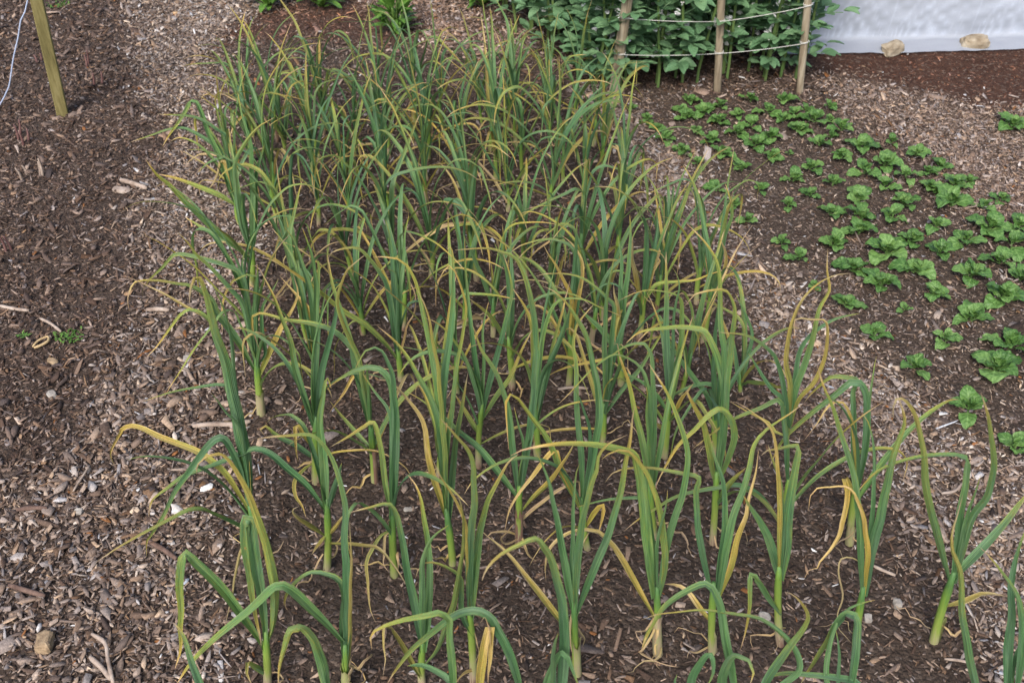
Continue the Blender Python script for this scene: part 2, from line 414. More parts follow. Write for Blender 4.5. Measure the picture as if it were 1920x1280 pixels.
# '@ tile row base top stem-width' starts a plant, then 'colour width tile points' for each leaf
TRACE = '''
@ A 1 1205,1290 1195,980 64
g 85 A 1180,1020 1120,920 880,600 640,350 590,312 560,400 550,600 555,850 560,1000 520,1170
g 90 A 1195,980 1170,700 1110,300 1070,65 1035,58 1040,250 1080,520 1120,740 1160,1000
m 80 A 1210,990 1250,850 1265,640 1235,400 1170,150 1090,-60 990,-260 920,-380 850,-430 760,-410 700,-350 685,-270
m 55 A 1215,1230 1130,1160 1060,1120 1050,1200 1080,1290
y 40 A 1185,1000 1120,520 1040,260 970,480 930,680 870,890
@ B 1 195,1310 190,1080 62
g 85 B 170,960 -40,740 -220,580 -330,560 -470,680 -700,870 -940,1100 -1070,1290
g 80 B 190,1200 170,900 180,640 130,510 50,470 -70,455 -180,520 -250,610 -265,680 -240,730
g 75 B 200,1200 210,800 200,300 190,150 180,-120 130,-320 40,-500 -70,-585 -200,-580 -340,-565 -470,-540
y 35 B 215,1200 225,900 232,400 225,60
d 30 B 225,1290 235,1150 232,1080
@ B 1 768,1290 770,1060 62
g 78 B 760,1040 750,930 690,600 600,150 575,10 530,-70 480,-75 380,-45 225,10
G 62 B 770,1040 765,750 770,450 800,280 870,170 960,95
g 70 B 785,1040 815,600 810,250 775,20 760,-110 720,-210 655,-280
y 50 B 760,1250 690,1130 610,990 530,870 480,860 475,1000 495,1100 480,1250
m 52 B 775,1160 880,1030 970,800 1020,600 1060,330 1080,100 1060,-60 1030,-130 985,-140
@ B 1 1150,1285 1125,820 62
g 78 B 1120,820 1115,450 1130,150 1150,-100 1155,-300 1110,-440 1010,-580 915,-690
g 75 B 1145,800 1180,300 1240,-20 1330,-220 1420,-370 1490,-430
t 52 B 1160,940 1090,830 1060,720 1060,580 1065,500 1010,440 880,385 780,380 730,430 715,490
y 45 B 1125,800 1110,300 1090,80 1030,-60 960,-170 890,-290 840,-410
d 40 B 1150,1180 1080,1200 1010,1280
d 20 B 1160,900 1185,980 1190,1050 1150,1120
@ C 1 328,1216 310,760 62
G 72 C 300,760 240,430 190,150 130,-170 75,-320 20,-450
G 48 C 305,740 290,400 295,100 300,-120 325,-310 348,-370
g 75 C 315,740 335,350 375,100 430,-150 485,-320 490,-410 550,-500 700,-580
t 75 C 320,770 430,480 530,230 610,0 660,-200 690,-350 720,-520 745,-700 765,-820
y 62 C 310,920 190,800 20,580 -170,350 -350,180 -430,100
d 35 C 290,760 270,870 285,950 290,1050
d 35 C 290,830 350,890 390,950 370,1000
@ C 0 180,1920 180,1500 66
g 95 C 185,1600 225,1000 215,700 150,390 80,260 20,205 -100,250 -250,330 -345,430 -380,520
G 55 C 160,1500 150,1100 185,900
G 78 C 150,1500 100,1290 160,1120 210,1055 260,1090 310,1200 350,1300
@ C 1 930,1080 925,650 62
g 95 C 905,640 870,300 830,-50 800,-270 760,-420 690,-460 540,-495 300,-510 100,-500 -100,-460 -180,-420
G 36 C 925,640 930,250 1000,-50 1010,-170
m 62 C 945,640 985,400 970,150 940,-60 880,-200 800,-360 720,-450 640,-460 560,-430 510,-390
g 66 C 940,640 1000,300 1060,40 1120,-150 1155,-420 1130,-600 1070,-750 1000,-890 870,-1110
y 60 C 905,780 800,600 680,380 600,260 560,220 480,150 400,135 320,140 220,180 120,280 95,400 100,520
d 40 C 920,830 880,920 830,1000 800,1040 900,1090 1000,1130 1080,1140
d 35 C 900,780 850,900 770,910 810,1000
d 45 C 940,840 920,880 870,960
m 40 C 900,840 850,930 820,1030
G 42 C 915,640 890,150 860,-90 800,-110 620,-100 440,-70 310,-45
@ C 1 1340,1050 1350,620 62
t 60 C 1345,620 1270,300 1230,0 1230,-150 1245,-262 1100,-300 900,-330 720,-330 590,-300 535,-230
G 62 C 1365,620 1420,250 1440,-20 1430,-180 1390,-330 1350,-460 1325,-590
g 72 C 1380,640 1450,280 1500,30 1570,-150 1630,-340 1665,-510 1750,-620 1920,-740 2010,-810
y 60 C 1390,660 1480,440 1540,200 1600,30 1620,-80 1680,-300 1690,-480
y 55 C 1330,830 1250,730 1150,590 1060,545 980,540
d 26 C 1320,1010 1220,1045 1160,1050 1140,1110
@ C 0 1560,1900 1550,1420 66
g 75 C 1540,1480 1450,1000 1400,700 1340,570 1290,540 1200,570 1070,640 960,740 880,870 820,1010
G 90 C 1500,1480 1420,1290 1480,1100 1540,1060 1620,1100 1650,1200 1620,1290
t 70 C 1600,1480 1700,1360 1760,1240 1910,1010 2010,890 2060,780 2030,700 1960,630 1875,595
g 55 C 1560,1500 1850,1300 1990,1180 1960,1030 1850,900 1700,800 1560,770 1300,740 1150,745 950,765 810,810
@ C 0 1290,1920 1280,1500 66
G 85 C 1260,1560 1180,1290 1260,1140 1330,1070 1345,1200 1300,1310
G 60 C 1240,1560 1060,1330 1080,1220
@ D 1 95,990 85,500 62
G 85 D 85,520 40,300 -50,90 -130,-40 -175,-130
g 95 D 100,500 130,250 150,0 190,-280 220,-450 212,-498 160,-490 80,-470 0,-460 -50,-420
g 55 D 85,500 100,150 95,-100 80,-250 20,-430 0,-500
y 45 D 85,490 90,0 75,-300 55,-500 10,-640 -120,-740 -250,-820 -300,-830
t 55 D 100,760 0,630 -100,480 -130,470 -140,700 -170,900 -215,1030
@ D 1 665,985 705,640 60
g 62 D 700,640 690,300 680,0 650,-250 600,-440 530,-620 480,-800 430,-930 375,-1110
y 46 D 720,620 745,300 730,120 690,-30 640,-140 570,-188 470,-185 370,-180 325,-130 308,-10
g 82 D 740,640 790,250 850,0 890,-200 930,-400 985,-540 1030,-660 1020,-750 980,-860
G 46 D 730,620 770,150 790,-50 800,-300 790,-550 750,-680 710,-730
d 20 D 700,390 640,345 560,345 540,420 545,600 530,750 560,880 630,990
@ D 1 1250,960 1370,540 66
m 66 D 1370,560 1290,250 1220,-10 1185,-200 1160,-450 1120,-650 1070,-780 1010,-855 965,-850 945,-790 935,-700
g 62 D 1385,540 1425,200 1450,-50 1475,-200 1490,-360 1475,-410 1400,-430 1250,-430 1100,-410 960,-370 830,-310 740,-230 670,-150
g 62 D 1400,540 1470,220 1550,10 1640,-120 1690,-320 1680,-560 1650,-740 1595,-900
G 42 D 1395,520 1440,300 1480,100 1550,-150 1610,-280
g 82 D 1390,540 1420,470 1600,280 1760,100 1880,-50 1960,-150 1930,-190
y 50 D 1340,700 1480,660 1600,610 1700,610 1800,630
@ D 0 1620,1800 1610,1500 64
t 66 D 1600,1550 1490,1000 1450,700 1420,400 1385,300 1380,150 1420,0 1460,-120
@ D 0 1810,1560 1810,1380 62
G 72 D 1790,1400 1820,800 1830,500 1880,250 1940,100
g 62 D 1850,1400 1900,1000 1890,720 1830,560 1740,430 1670,350 1580,265
G 42 D 1810,1400 1850,1100 1920,960 1990,850
@ D 0 600,1840 600,1420 64
g 72 D 590,1480 650,1050 660,830 640,770 590,760 520,850 430,1000 330,1150 240,1290
G 50 D 560,1480 440,1290 450,1050 500,870 570,750 680,680 800,645
G 36 D 580,1480 530,1290 525,1000 520,880
g 60 D 640,1500 700,1360 650,1270 550,1245 350,1222 150,1212 0,1240 -60,1300
@ B 0 1540,1800 1540,1420 64
g 80 B 1540,1460 1440,1100 1340,900 1290,800 1200,745 1090,745 980,790 850,890 700,1020 600,1130 500,1290
@ B 0 1215,1800 1215,1440 64
y 80 B 1200,1460 1200,1200 1240,950 1260,870 1285,870 1280,1050 1270,1290
d 25 B 1280,1000 1270,880 1230,790 1190,830
@ B 0 1010,1840 1010,1400 64
g 72 B 1005,1440 980,950 970,800 890,745 800,765 640,790 500,830 420,870 385,920 390,1020
G 62 B 1020,1440 980,1270 870,1190 760,1145 650,1150
@ A 0 1690,1800 1690,1440 64
g 95 A 1690,1460 1590,1080 1520,930 1440,870 1370,890 1330,1000 1300,1150 1295,1310
@ A 0 790,1820 790,1480 64
g 72 A 780,1520 700,1290 640,1120 570,920 500,820
@ E 2 1148,1440 1090,1160 64
g 112 E 1085,1180 1060,850 990,450 920,150 870,-50 820,-200 770,-380 730,-530 695,-635 665,-630 640,-560 625,-430
G 52 E 1075,1160 1010,600 965,200 945,-50 930,-210 880,-410 820,-530 795,-570
y 60 E 1080,1120 980,950 900,830 800,740 690,670 540,610 400,550 290,490 200,465 120,490 60,580 30,680 60,775
g 66 E 1065,1000 1000,800 910,600 850,560 780,600 690,710 580,860 490,1020 420,1150 340,1280 300,1330 285,1400 290,1460
g 50 E 1050,800 990,450 930,280 880,170 830,165 700,180 500,220 370,260 275,295
G 36 E 1060,900 1010,520 900,380 840,300 780,230
g 52 E 1070,1000 1000,500 880,-50 800,-260 760,-330 690,-390 625,-405 550,-360 450,-230 370,-120 300,-45
y 76 E 1075,1000 990,450 850,-100 780,-310 600,-420 430,-520 270,-600 130,-665
@ E 2 1648,1548 1650,1110 60
g 76 E 1655,1130 1500,930 1350,800 1220,690 1110,655 1000,690 880,740 720,800 560,870 430,960 350,1030 320,1100 310,1150
G 85 E 1645,1120 1630,800 1600,450 1625,200 1660,120 1690,190
G 60 E 1665,1120 1690,1000 1740,850 1760,760
y 45 E 1640,1300 1500,1200 1400,1120 1440,1090
y 40 E 1650,1290 1580,1370 1530,1440
y 40 E 1660,1300 1740,1190 1800,1120
@ F 2 560,1588 545,1140 64
G 92 F 545,1160 560,700 560,400 555,200 520,90 450,35 370,25 250,60 130,130 70,180
m 56 F 535,1140 490,900 450,600 407,447 340,470 200,560 70,640
G 62 F 548,1140 570,500 545,150 510,0 470,-90 420,-115 350,-90 290,0 270,40
G 60 F 540,1100 545,600 520,370 420,220 320,80
y 38 F 545,1250 460,1290 390,1400 350,1500 360,1640 370,1750 390,1860 430,1950
d 35 F 560,1200 500,1180 475,1210
d 40 F 560,1450 590,1440 600,1520 590,1570
d 30 F 545,1260 490,1290 485,1420 480,1510 520,1570
@ F 2 992,1508 955,1180 62
y 62 F 950,1190 880,950 830,780 790,500 740,370 650,260 570,180 510,130 440,130 420,110
G 82 F 955,1180 915,700 910,400 940,100 980,-200 1000,-500 995,-780 975,-870 955,-850
g 72 F 950,1150 925,800 895,480 850,330 790,180 690,10 600,-110 530,-190 435,-280
g 66 F 950,1150 930,700 905,420 880,200 850,0 800,-220 760,-460 715,-620 650,-740 580,-785 490,-795 400,-790
t 46 F 955,1150 945,750 985,400 1030,50 1080,-250 1100,-420 1060,-580 1010,-690 965,-730 920,-690 890,-620 880,-530
m 50 F 950,1150 935,700 900,250 850,-150 800,-400 720,-560
d 38 F 975,1430 940,1490 890,1450 835,1430
@ F 2 1492,1348 1495,1010 60
g 62 F 1490,1010 1440,600 1400,300 1340,120 1270,0 1200,-110 1130,-290
g 72 F 1510,1010 1560,650 1600,300 1620,0 1620,-200 1590,-460 1540,-640 1470,-770 1370,-820 1270,-860 1140,-865 1010,-850
G 42 F 1500,1000 1525,640 1490,480 1450,330
g 72 F 1485,1020 1350,840 1200,650 1050,530 930,420 780,300 650,220
y 50 F 1510,1120 1650,960 1760,840 1870,680 1920,580
d 36 F 1490,1300 1400,1270 1290,1270 1250,1300
d 36 F 1500,1350 1400,1350 1380,1320 1450,1240
d 34 F 1510,1330 1540,1390 1600,1450 1630,1480
@ G 2 408,1388 370,1100 58
t 56 G 350,1090 270,930 190,770 120,600 0,440 -110,280 -160,250 -190,300 -190,430 -175,650
y 56 G 345,1080 280,930 200,770 150,660 0,850 -100,970 -180,1100 -215,1250
g 58 G 360,1080 360,750 330,400 315,50 300,-110 330,-260 380,-340 450,-425
g 72 G 375,1080 440,720 490,420 480,200 440,0 400,-180 340,-320 240,-450 150,-540 60,-578
G 42 G 370,1060 430,600 380,350 305,180
y 50 G 400,1220 460,1120 520,1070 520,1150 490,1270
@ G 2 905,1320 880,1000 60
t 66 G 870,1050 850,750 790,450 740,230 690,50 650,-60 630,-140 600,-145
G 62 G 880,1050 900,600 905,300 890,0 870,-90 830,-150 770,-150 680,-120 610,-70 540,-20
g 52 G 885,1030 870,450 850,150 800,40 720,-20 620,-55 540,-20 430,60 300,190 185,315
G 40 G 880,1030 860,500 840,170
@ G 2 1340,1364 1370,910 60
m 62 G 1365,920 1320,650 1280,480 1220,340 1160,210 1190,165
g 76 G 1375,920 1420,500 1430,200 1390,0 1330,-150 1280,-230 1200,-250 1080,-265 930,-250 800,-225 690,-155
t 62 G 1385,900 1470,700 1510,550 1490,430 1440,370 1380,350 1290,410 1200,510 1100,610 1020,720 960,840 910,960
g 66 G 1380,900 1430,300 1440,0 1405,-300 1395,-600 1370,-760 1310,-880 1240,-960 1140,-1050
g 60 G 1385,900 1440,300 1480,-110 1510,-360 1490,-470 1450,-535 1415,-550 1300,-545 1200,-520 1150,-460 1130,-430
y 45 G 1350,1100 1420,1080 1500,1020
m 60 G 1380,1030 1480,900 1590,780
@ H 2 130,1330 150,960 60
y 42 R 600,1150 610,900 580,750 610,580 650,450 710,370 800,300 880,265 940,258 942,285
t 46 R 605,1120 640,900 690,750 730,600 770,450 820,350 810,250 820,120
G 40 R 605,1120 630,850 650,720 690,640 760,570 860,510 990,480
y 30 R 610,1120 650,970 740,870 790,750 810,640 810,540 790,520 720,515 635,522 630,650
g 36 R 600,1120 580,950 540,760 500,700 420,640 330,600 205,590
G 36 R 598,1120 560,970 510,910 430,800 365,715
y 30 R 600,1180 520,1150 480,1100 370,1040 260,975
g 50 H 150,960 130,500 110,310 70,275 -60,340 -260,420 -410,530 -560,640
g 46 G 1880,1240 1700,1000 1540,915 1440,925 1250,960 1050,1010 920,1080 790,1170 690,1260
@ H 2 612,1348 660,950 60
g 66 H 675,960 730,650 750,400 740,240 690,150 620,145 500,240 350,350 200,480 90,610 0,790
g 60 H 665,960 650,600 650,350 650,200 690,130 660,115 560,105 460,110 380,170 310,240 270,300
G 42 H 685,940 750,500 770,250 790,100 800,0 810,-50
y 52 H 640,1020 600,900 575,870 600,960 590,1080 560,1200 540,1290 470,1400 390,1490 370,1540 300,1560 270,1620
y 36 H 670,900 640,500 560,300 450,330 370,450 280,580
@ E 3 1572,896 1570,490 60
t 62 E 1560,500 1480,250 1410,30 1370,-170 1320,-310 1270,-440 1210,-580 1150,-700 1115,-727 1075,-720
G 62 E 1572,490 1565,150 1575,-100 1605,-320 1645,-560
G 66 E 1585,490 1600,150 1650,-80 1705,-280 1725,-450 1690,-600
y 46 E 1560,650 1500,560 1440,470 1420,480 1420,650 1440,750
t 60 E 1575,740 1500,680 1400,610 1310,570 1240,520 1190,480 1150,500 1180,550
y 42 E 1565,750 1490,800 1450,840 1410,900 1420,1000 1470,1080 1500,1170
@ F 3 412,896 385,520 56
g 62 F 375,520 310,200 260,20 230,-150 150,-400 100,-600 70,-760 65,-800
m 46 F 380,520 330,200 280,-60 150,-340 130,-500 190,-660 280,-760 340,-810
t 56 F 375,500 330,150 260,-60 200,-150 100,-240 -50,-290 -250,-320 -350,-350 -450,-370 -500,-350 -510,-260 -480,-170 -450,-90
m 46 F 385,640 280,540 160,400 70,280
y 46 F 380,500 345,180 290,60 180,220 80,370
G 50 F 385,520 370,200 340,0
@ F 3 1195,785 1210,400 54
g 56 F 1205,410 1180,120 1150,-100 1115,-400 1090,-650 1085,-930
G 36 F 1212,400 1225,0 1225,-250 1260,-460
g 60 F 1220,400 1280,130 1350,-120 1400,-320 1440,-520 1425,-680 1370,-820
m 56 F 1220,430 1330,250 1420,120 1480,0 1540,-140 1600,-260
m 50 F 1200,550 1120,420 1060,320 1010,230
@ F 3 1630,690 1615,420 56
m 60 F 1615,430 1600,100 1600,-150 1580,-320 1530,-440 1430,-580
G 66 F 1625,430 1700,100 1790,-150 1860,-350 1890,-470
g 52 F 1620,420 1650,0 1690,-250 1730,-390 1790,-460 1870,-480 1980,-470 2100,-410 2270,-330
@ G 3 520,600 530,390 50
G 56 G 525,390 540,100 530,-150 540,-400 560,-600 600,-780
g 52 G 540,390 570,50 600,-300 600,-420 560,-470 480,-550 370,-620 230,-660 100,-665 10,-645
t 46 G 530,400 620,260 700,160 800,40 880,-100 950,-210 990,-300 1005,-380
y 38 G 540,380 560,100 590,-20 500,-15 380,5 250,30 130,80 60,150
@ G 3 980,710 1010,370 58
g 66 G 1005,380 1010,50 995,-250 1000,-500 1000,-830
g 56 G 1018,380 1060,150 1100,-100 1110,-400 1085,-490 1010,-525 880,-540 750,-510 640,-460
G 38 G 1012,380 1040,0 1060,-400 1090,-560 1080,-650 1040,-720
y 42 G 1020,440 1080,330 1160,200 1200,150
y 50 G 990,520 950,480 910,440
G 50 G 1005,380 930,260 820,150 700,80 590,0
@ G 3 1365,690 1360,430 56
t 52 G 1365,430 1300,240 1220,140 1080,-60 980,-220 930,-330 880,-460 845,-540
G 42 G 1368,430 1400,0 1430,-130 1550,-300
G 52 G 1360,430 1350,0 1370,-300 1400,-600
g 46 G 1370,430 1385,220 1340,170 1250,165 1150,200 1030,260 880,360
@ I 4 1160,1352 1130,1000 62
G 66 I 1125,1010 1110,700 1130,400 1135,220
G 60 I 1115,1000 1070,650 1040,400 1010,250 1035,120
t 68 I 1110,1010 1000,820 900,680 820,580 790,500 700,420 600,380 540,375 400,350 330,345 220,355 170,430 155,500 170,580
y 58 I 1135,1080 1200,930 1270,770 1320,680 1400,560 1440,440 1420,350 1400,300
G 40 I 1150,960 1190,880 1160,700 1170,550 1240,430 1290,330
g 48 I 1120,980 1060,500 1010,300 900,235 720,180 540,145 480,170 400,260 320,350 270,420 268,465
g 55 I 1115,980 1030,570 930,420 800,270 690,160 610,60 530,-10
g 36 I 1125,980 1110,500 1110,310 1050,300 950,350 830,440
@ I 4 1570,1290 1565,960 58
y 55 I 1560,960 1530,600 1460,500 1380,400 1300,310
G 70 I 1560,960 1560,750 1530,450 1460,200 1400,50 1330,-60
t 46 I 1572,950 1580,600 1595,250 1585,200 1550,200 1560,300 1550,370
G 60 I 1568,950 1560,300 1500,50 1470,-50
@ J 4 608,1096 590,920 54
G 56 J 585,930 560,500 540,200 520,0 490,-120
G 50 J 595,930 600,500 630,200 640,0 660,-150
g 56 J 580,930 520,450 450,280 380,180 300,110 200,105 90,130 65,170
G 40 J 588,920 575,400 560,280 500,260
m 50 J 585,940 480,800 350,680 200,590 0,430 -200,280 -350,200 -450,175
d 35 J 600,900 660,700 710,600 715,450 690,370 640,310
@ J 4 1440,1148 1420,850 58
G 72 J 1415,860 1430,500 1400,250 1350,150 1300,50
G 60 J 1425,860 1440,450 1440,200 1430,0
m 46 J 1410,880 1350,720 1300,640 1220,560 1120,470
@ K 4 262,1136 275,820 56
G 56 K 278,830 290,500 310,300 320,100 330,-100
y 52 K 285,830 340,450 370,250 340,150 280,60 210,0
y 46 K 275,830 290,500 230,350 170,230 120,160 80,80
g 66 K 280,830 330,450 330,220 290,110 200,55 80,40 -100,80 -180,140
@ K 4 652,1120 640,850 58
G 60 K 645,860 680,500 720,200 730,0 725,-150
G 56 K 640,860 650,450 660,200 630,0
G 60 K 640,880 500,700 400,610 350,550
y 55 K 638,860 640,560 610,440 600,375
@ K 4 1550,1175 1550,1110 36
G 46 K 1545,1130 1520,900 1505,780
G 40 K 1555,1130 1610,900 1640,750 1600,620 1520,440
m 40 K 1555,1150 1600,1110 1700,1110 1850,1140 1920,1170
@ J 5 1300,760 1298,560 42
m 46 J 1300,580 1300,400 1285,200
G 52 J 1295,570 1230,350 1150,170 1080,0
g 46 J 1300,570 1330,350 1380,100 1370,-80
@ K 5 788,776 820,500 52
G 60 K 828,510 870,250 920,0 920,-200
G 52 K 820,510 840,150 840,-100
y 52 K 810,520 770,300 740,150 740,0
m 46 K 835,500 920,380 1050,360 1200,350 1330,300 1440,265
y 42 K 835,490 900,270 950,200 900,140
@ K 5 1275,800 1330,480 52
g 56 K 1328,490 1320,200 1290,0 1250,-220 1200,-400 1130,-530
g 50 K 1340,490 1400,200 1440,0 1490,-150 1470,-300 1440,-380
y 30 K 1315,490 1305,300 1300,150
y 42 K 1345,480 1430,280 1440,150 1400,20
y 42 K 1290,640 1330,570 1375,530
@ L 7 930,1040 900,900 50
g 52 L 895,920 840,790 790,600 740,480 680,350 630,220 590,130 555,120 500,210 430,320 340,460
g 42 L 890,920 780,520 680,420 560,350 480,325 350,340 220,390 90,430
g 40 L 895,910 850,450 720,310 600,245 480,225 300,215
m 50 L 900,910 750,820 600,760 450,700 310,670
y 48 L 880,880 830,650 790,570 760,660 720,740 670,810
G 32 L 890,880 870,545 780,545 680,580 600,650
@ L 6 1000,1500 1010,1290 52
g 62 L 1000,1300 820,1150 650,1010 500,860 390,750 300,670 210,560
g 50 L 1005,1300 820,1170 680,1090 510,990
G 60 L 1015,1290 1020,900 1010,600 1000,400 930,200 900,60
g 50 L 1005,1290 920,1000 890,750 880,600 930,480 1050,320 1180,240
G 60 L 1012,1290 1030,900 1040,700 1100,450
'''
# ------------------------------------------------------------------ garlic leaves
CODE = {'G': (0.02, 0.28, 5.0), 'g': (0.05, 0.72, 3.6), 'm': (0.22, 0.72, 1.5), 'y': (0.48, 0.88, 1.0), 'd': (0.86, 1.0, 1.0), 't': (0.07, 1.0, 2.8)}

def width_profile(s, dry):
    if dry:
        return 0.55 + 0.45 * math.sin(min(1, s * 1.3) * math.pi) if s < .9 else max(0.08, (1 - s) * 5)
    a = 0.62 + 0.38 * min(1, s / 0.18)
    b = 1.0 if s < 0.25 else 1.0 - 0.72 * ((s - 0.25) / 0.75) ** 1.25
    c = 1.0 if s < 0.75 else math.sqrt(max(0.0, 1 - ((s - 0.75) / 0.25) ** 1.6))
    return max(0.03, a * b * c)

def ribbon(pts, width, code, rg, view=True, az=None, origin=Vector((0, 0, 0))):
    """a long blade along pts: V-folded at the base, flatter outwards, slightly rolled"""
    a0, a1, pw = CODE[code]
    a0 += rg.uniform(-0.04, 0.05); a1 += rg.uniform(-0.08, 0.06)
    dry = code == 'd'
    P = catmull(pts, 0.012 if not dry else 0.009)
    n = len(P)
    amp = 0.0017 if not dry else 0.005
    tipb = rg.uniform(.15, .7)
    sd = rg.uniform(0, 50)
    P = [p + Vector((noise.noise((i * .16, sd, 0)), noise.noise((i * .16, sd, 9)), noise.noise((i * .16, sd, 18)))) * amp * (0.2 + i / n) * 2 for i, p in enumerate(P)]
    out = (P[-1] - P[0]); out.z = 0
    if out.length < 1e-4: out = Vector((1, 0, 0))
    out.normalize()
    sn0 = Vector((-out.y, out.x, 0))
    r0, r1 = rg.uniform(-.35, .35), rg.uniform(-.75, .75)
    if dry: r0, r1 = rg.uniform(-1, 1), rg.uniform(-3, 3)
    sides, nrms, prev = [], [], None
    for i, p in enumerate(P):
        T = (P[min(i + 1, n - 1)] - P[max(i - 1, 0)])
        T = T.normalized() if T.length > 1e-8 else Vector((0, 0, 1))
        if view:
            v = (p - CAM).normalized()
            tv = T.cross(v)
            tv = tv.normalized() if tv.length > 1e-3 else sn0.copy()
            sn = sn0 if sn0.dot(tv) >= 0 else -sn0
            k = 0.6 * (1 - T.z * T.z)
            side = tv * (1 - k) + sn * k
        else:
            side = sn0.copy()
        side = side - T * side.dot(T)
        side = side.normalized() if side.length > 1e-4 else T.orthogonal().normalized()
        s = i / (n - 1)
        side = Matrix.Rotation(r0 + (r1 - r0) * s, 3, T) @ side
        if prev is not None and prev.dot(side) < -0.3:
            side = -side
        prev = side
        sides.append(side); nrms.append(side.cross(T))
    if sum(q.z for q in nrms) < 0:
        nrms = [-q for q in nrms]
    us = (-1, -0.5, 0, 0.5, 1)
    v, age, uv = [], [], []
    acc = 0.0
    L = sum((P[i + 1] - P[i]).length for i in range(n - 1))
    for i, p in enumerate(P):
        if i: acc += (P[i] - P[i - 1]).length
        s = acc / max(L, 1e-6)
        w = 0.5 * width * width_profile(s, dry) * (1 + 0.10 * noise.noise((i * .15, sd, 33)))
        fold = (1.0 - 0.75 * min(1, s / 0.35)) * 0.8 + 0.26 if not dry else 0.7
        if code in 'yt' and s > 0.5: fold += (s - 0.5) * 0.9
        cf, sf = math.cos(fold), math.sin(fold)
        for u in us:
            rip = noise.noise((i * .3, u * 1.5, sd)) * 0.10 * w * abs(u)
            v.append(p + sides[i] * (w * u * cf) + nrms[i] * (w * abs(u) * sf + rip) - origin)
            e = a0 + (a1 - a0) * s ** pw + (max(0, 0.05 + .22 * noise.noise((acc * 14, u * 3, sd + 5))) if abs(u) == 1 else 0.0) * (1 if code in 'gmyt' else .6)
            e += tipb * max(0.0, (s - .88) / .12) ** 1.5
            age.append(min(1, max(0, e)))
            uv.append((u, acc, sd))
    f = []
    for i in range(n - 1):
        for k in range(4):
            a = i * 5 + k
            f.append((a, a + 1, a + 6, a + 5))
    return mesh_from(v, f, 'leaf', age, uv, ridge=True), L

def stem_mesh(base, top, r, origin, rg):
    n = 9
    pts, rad, age = [], [], []
    lean = (top - base)
    ext = lean.normalized() * 0.035
    path = [base - lean.normalized() * 0.02] + [base + lean * (k / (n - 2)) for k in range(n - 1)] + [top + ext]
    bend = Vector((rg.uniform(-1, 1), rg.uniform(-1, 1), 0)) * 0.004
    for k, p in enumerate(path):
        s = k / (len(path) - 1)
        pts.append(p + bend * math.sin(s * math.pi) - origin)
        rr = r * (1.16 - 0.22 * min(1, s * 2.2)) if s < .85 else r * (0.94 - 2.8 * (s - .85))
        rad.append(max(rr, r * .45) * (1.0 + 0.04 * rg.uniform(-1, 1)))
        age.append(s)
    v, f, uv = tube(pts, rad, 10)
    ag = [a for a in age for _ in range(10)]
    return mesh_from(v, f, 'stem', ag, uv)

def sheath_mesh(base, top, r, origin, rg):
    """a papery outer skin, open on one side, with a torn upper rim"""
    ax = (top - base)
    L = ax.length
    ax.normalize()
    e1 = ax.orthogonal().normalized(); e2 = ax.cross(e1)
    a0 = rg.uniform(0, 6.28); span = rg.uniform(3.2, 5.2)
    hgt = L * rg.uniform(.35, .75)
    v, age, uv, f = [], [], [], []
    nu, nv = 11, 6
    for j in range(nv):
        for i in range(nu):
            th = a0 + span * i / (nu - 1)
            rag = 1 + .35 * noise.noise((i * .9, rg.random() * .1, a0 * 5)) if j == nv - 1 else 1
            z = hgt * j / (nv - 1) * rag
            rr = r * (1.20 - .10 * j / (nv - 1)) + (.0022 * max(0, noise.noise((th, j * .5, a0))) + (.002 if j == nv - 1 else 0))
            v.append(base + ax * z + (e1 * math.cos(th) + e2 * math.sin(th)) * rr - origin)
            age.append(.10 + .10 * noise.noise((th * 2, z * 40, a0))); uv.append((th / 6.28, z, 0))
    for j in range(nv - 1):
        for i in range(nu - 1):
            a = j * nu + i
            f.append((a, a + 1, a + nu + 1, a + nu))
    return mesh_from(v, f, 'sheath', age, uv)

ORD = ['first', 'second', 'third', 'fourth', 'fifth', 'sixth', 'seventh', 'eighth', 'ninth', 'tenth', 'eleventh', 'twelfth', 'thirteenth', 'fourteenth', 'fifteenth', 'sixteenth']
PLANTS = []          # dicts: obj, row, bx, feature
GARLIC_GROUP = 'garlic plants growing in rows in the bed'

def depth_solve(pix, Y0, rg, zmin, first_free):
    """pixel outline -> points in space: the blade leans towards or away from the viewer, whichever keeps it above the soil"""
    d = [0.0]
    for a, b in zip(pix[:-1], pix[1:]):
        d.append(d[-1] + math.hypot(b[0] - a[0], b[1] - a[1]))
    tot = d[-1] or 1
    base = rg.uniform(-0.09, 0.09)
    for dz in [base] + [base - 0.03 * k for k in range(1, 24)]:
        pts = [at_depth(px, py, Y0 + dz * (s / tot) ** 1.15) for (px, py), s in zip(pix, d)]
        if all(p.z > zmin + 0.03 * (s / tot) for p, s in zip(pts[first_free:], d[first_free:])):
            return pts
    return [p if p.z > zmin else at(px, py, zmin) for p, (px, py) in zip(pts, pix)]

def P_(tile, s):
    ox, oy, k = TILES[tile]
    out = []
    for q in s.split():
        a, b = q.split(',')
        out.append((ox + float(a) / k, oy + float(b) / k))
    return out

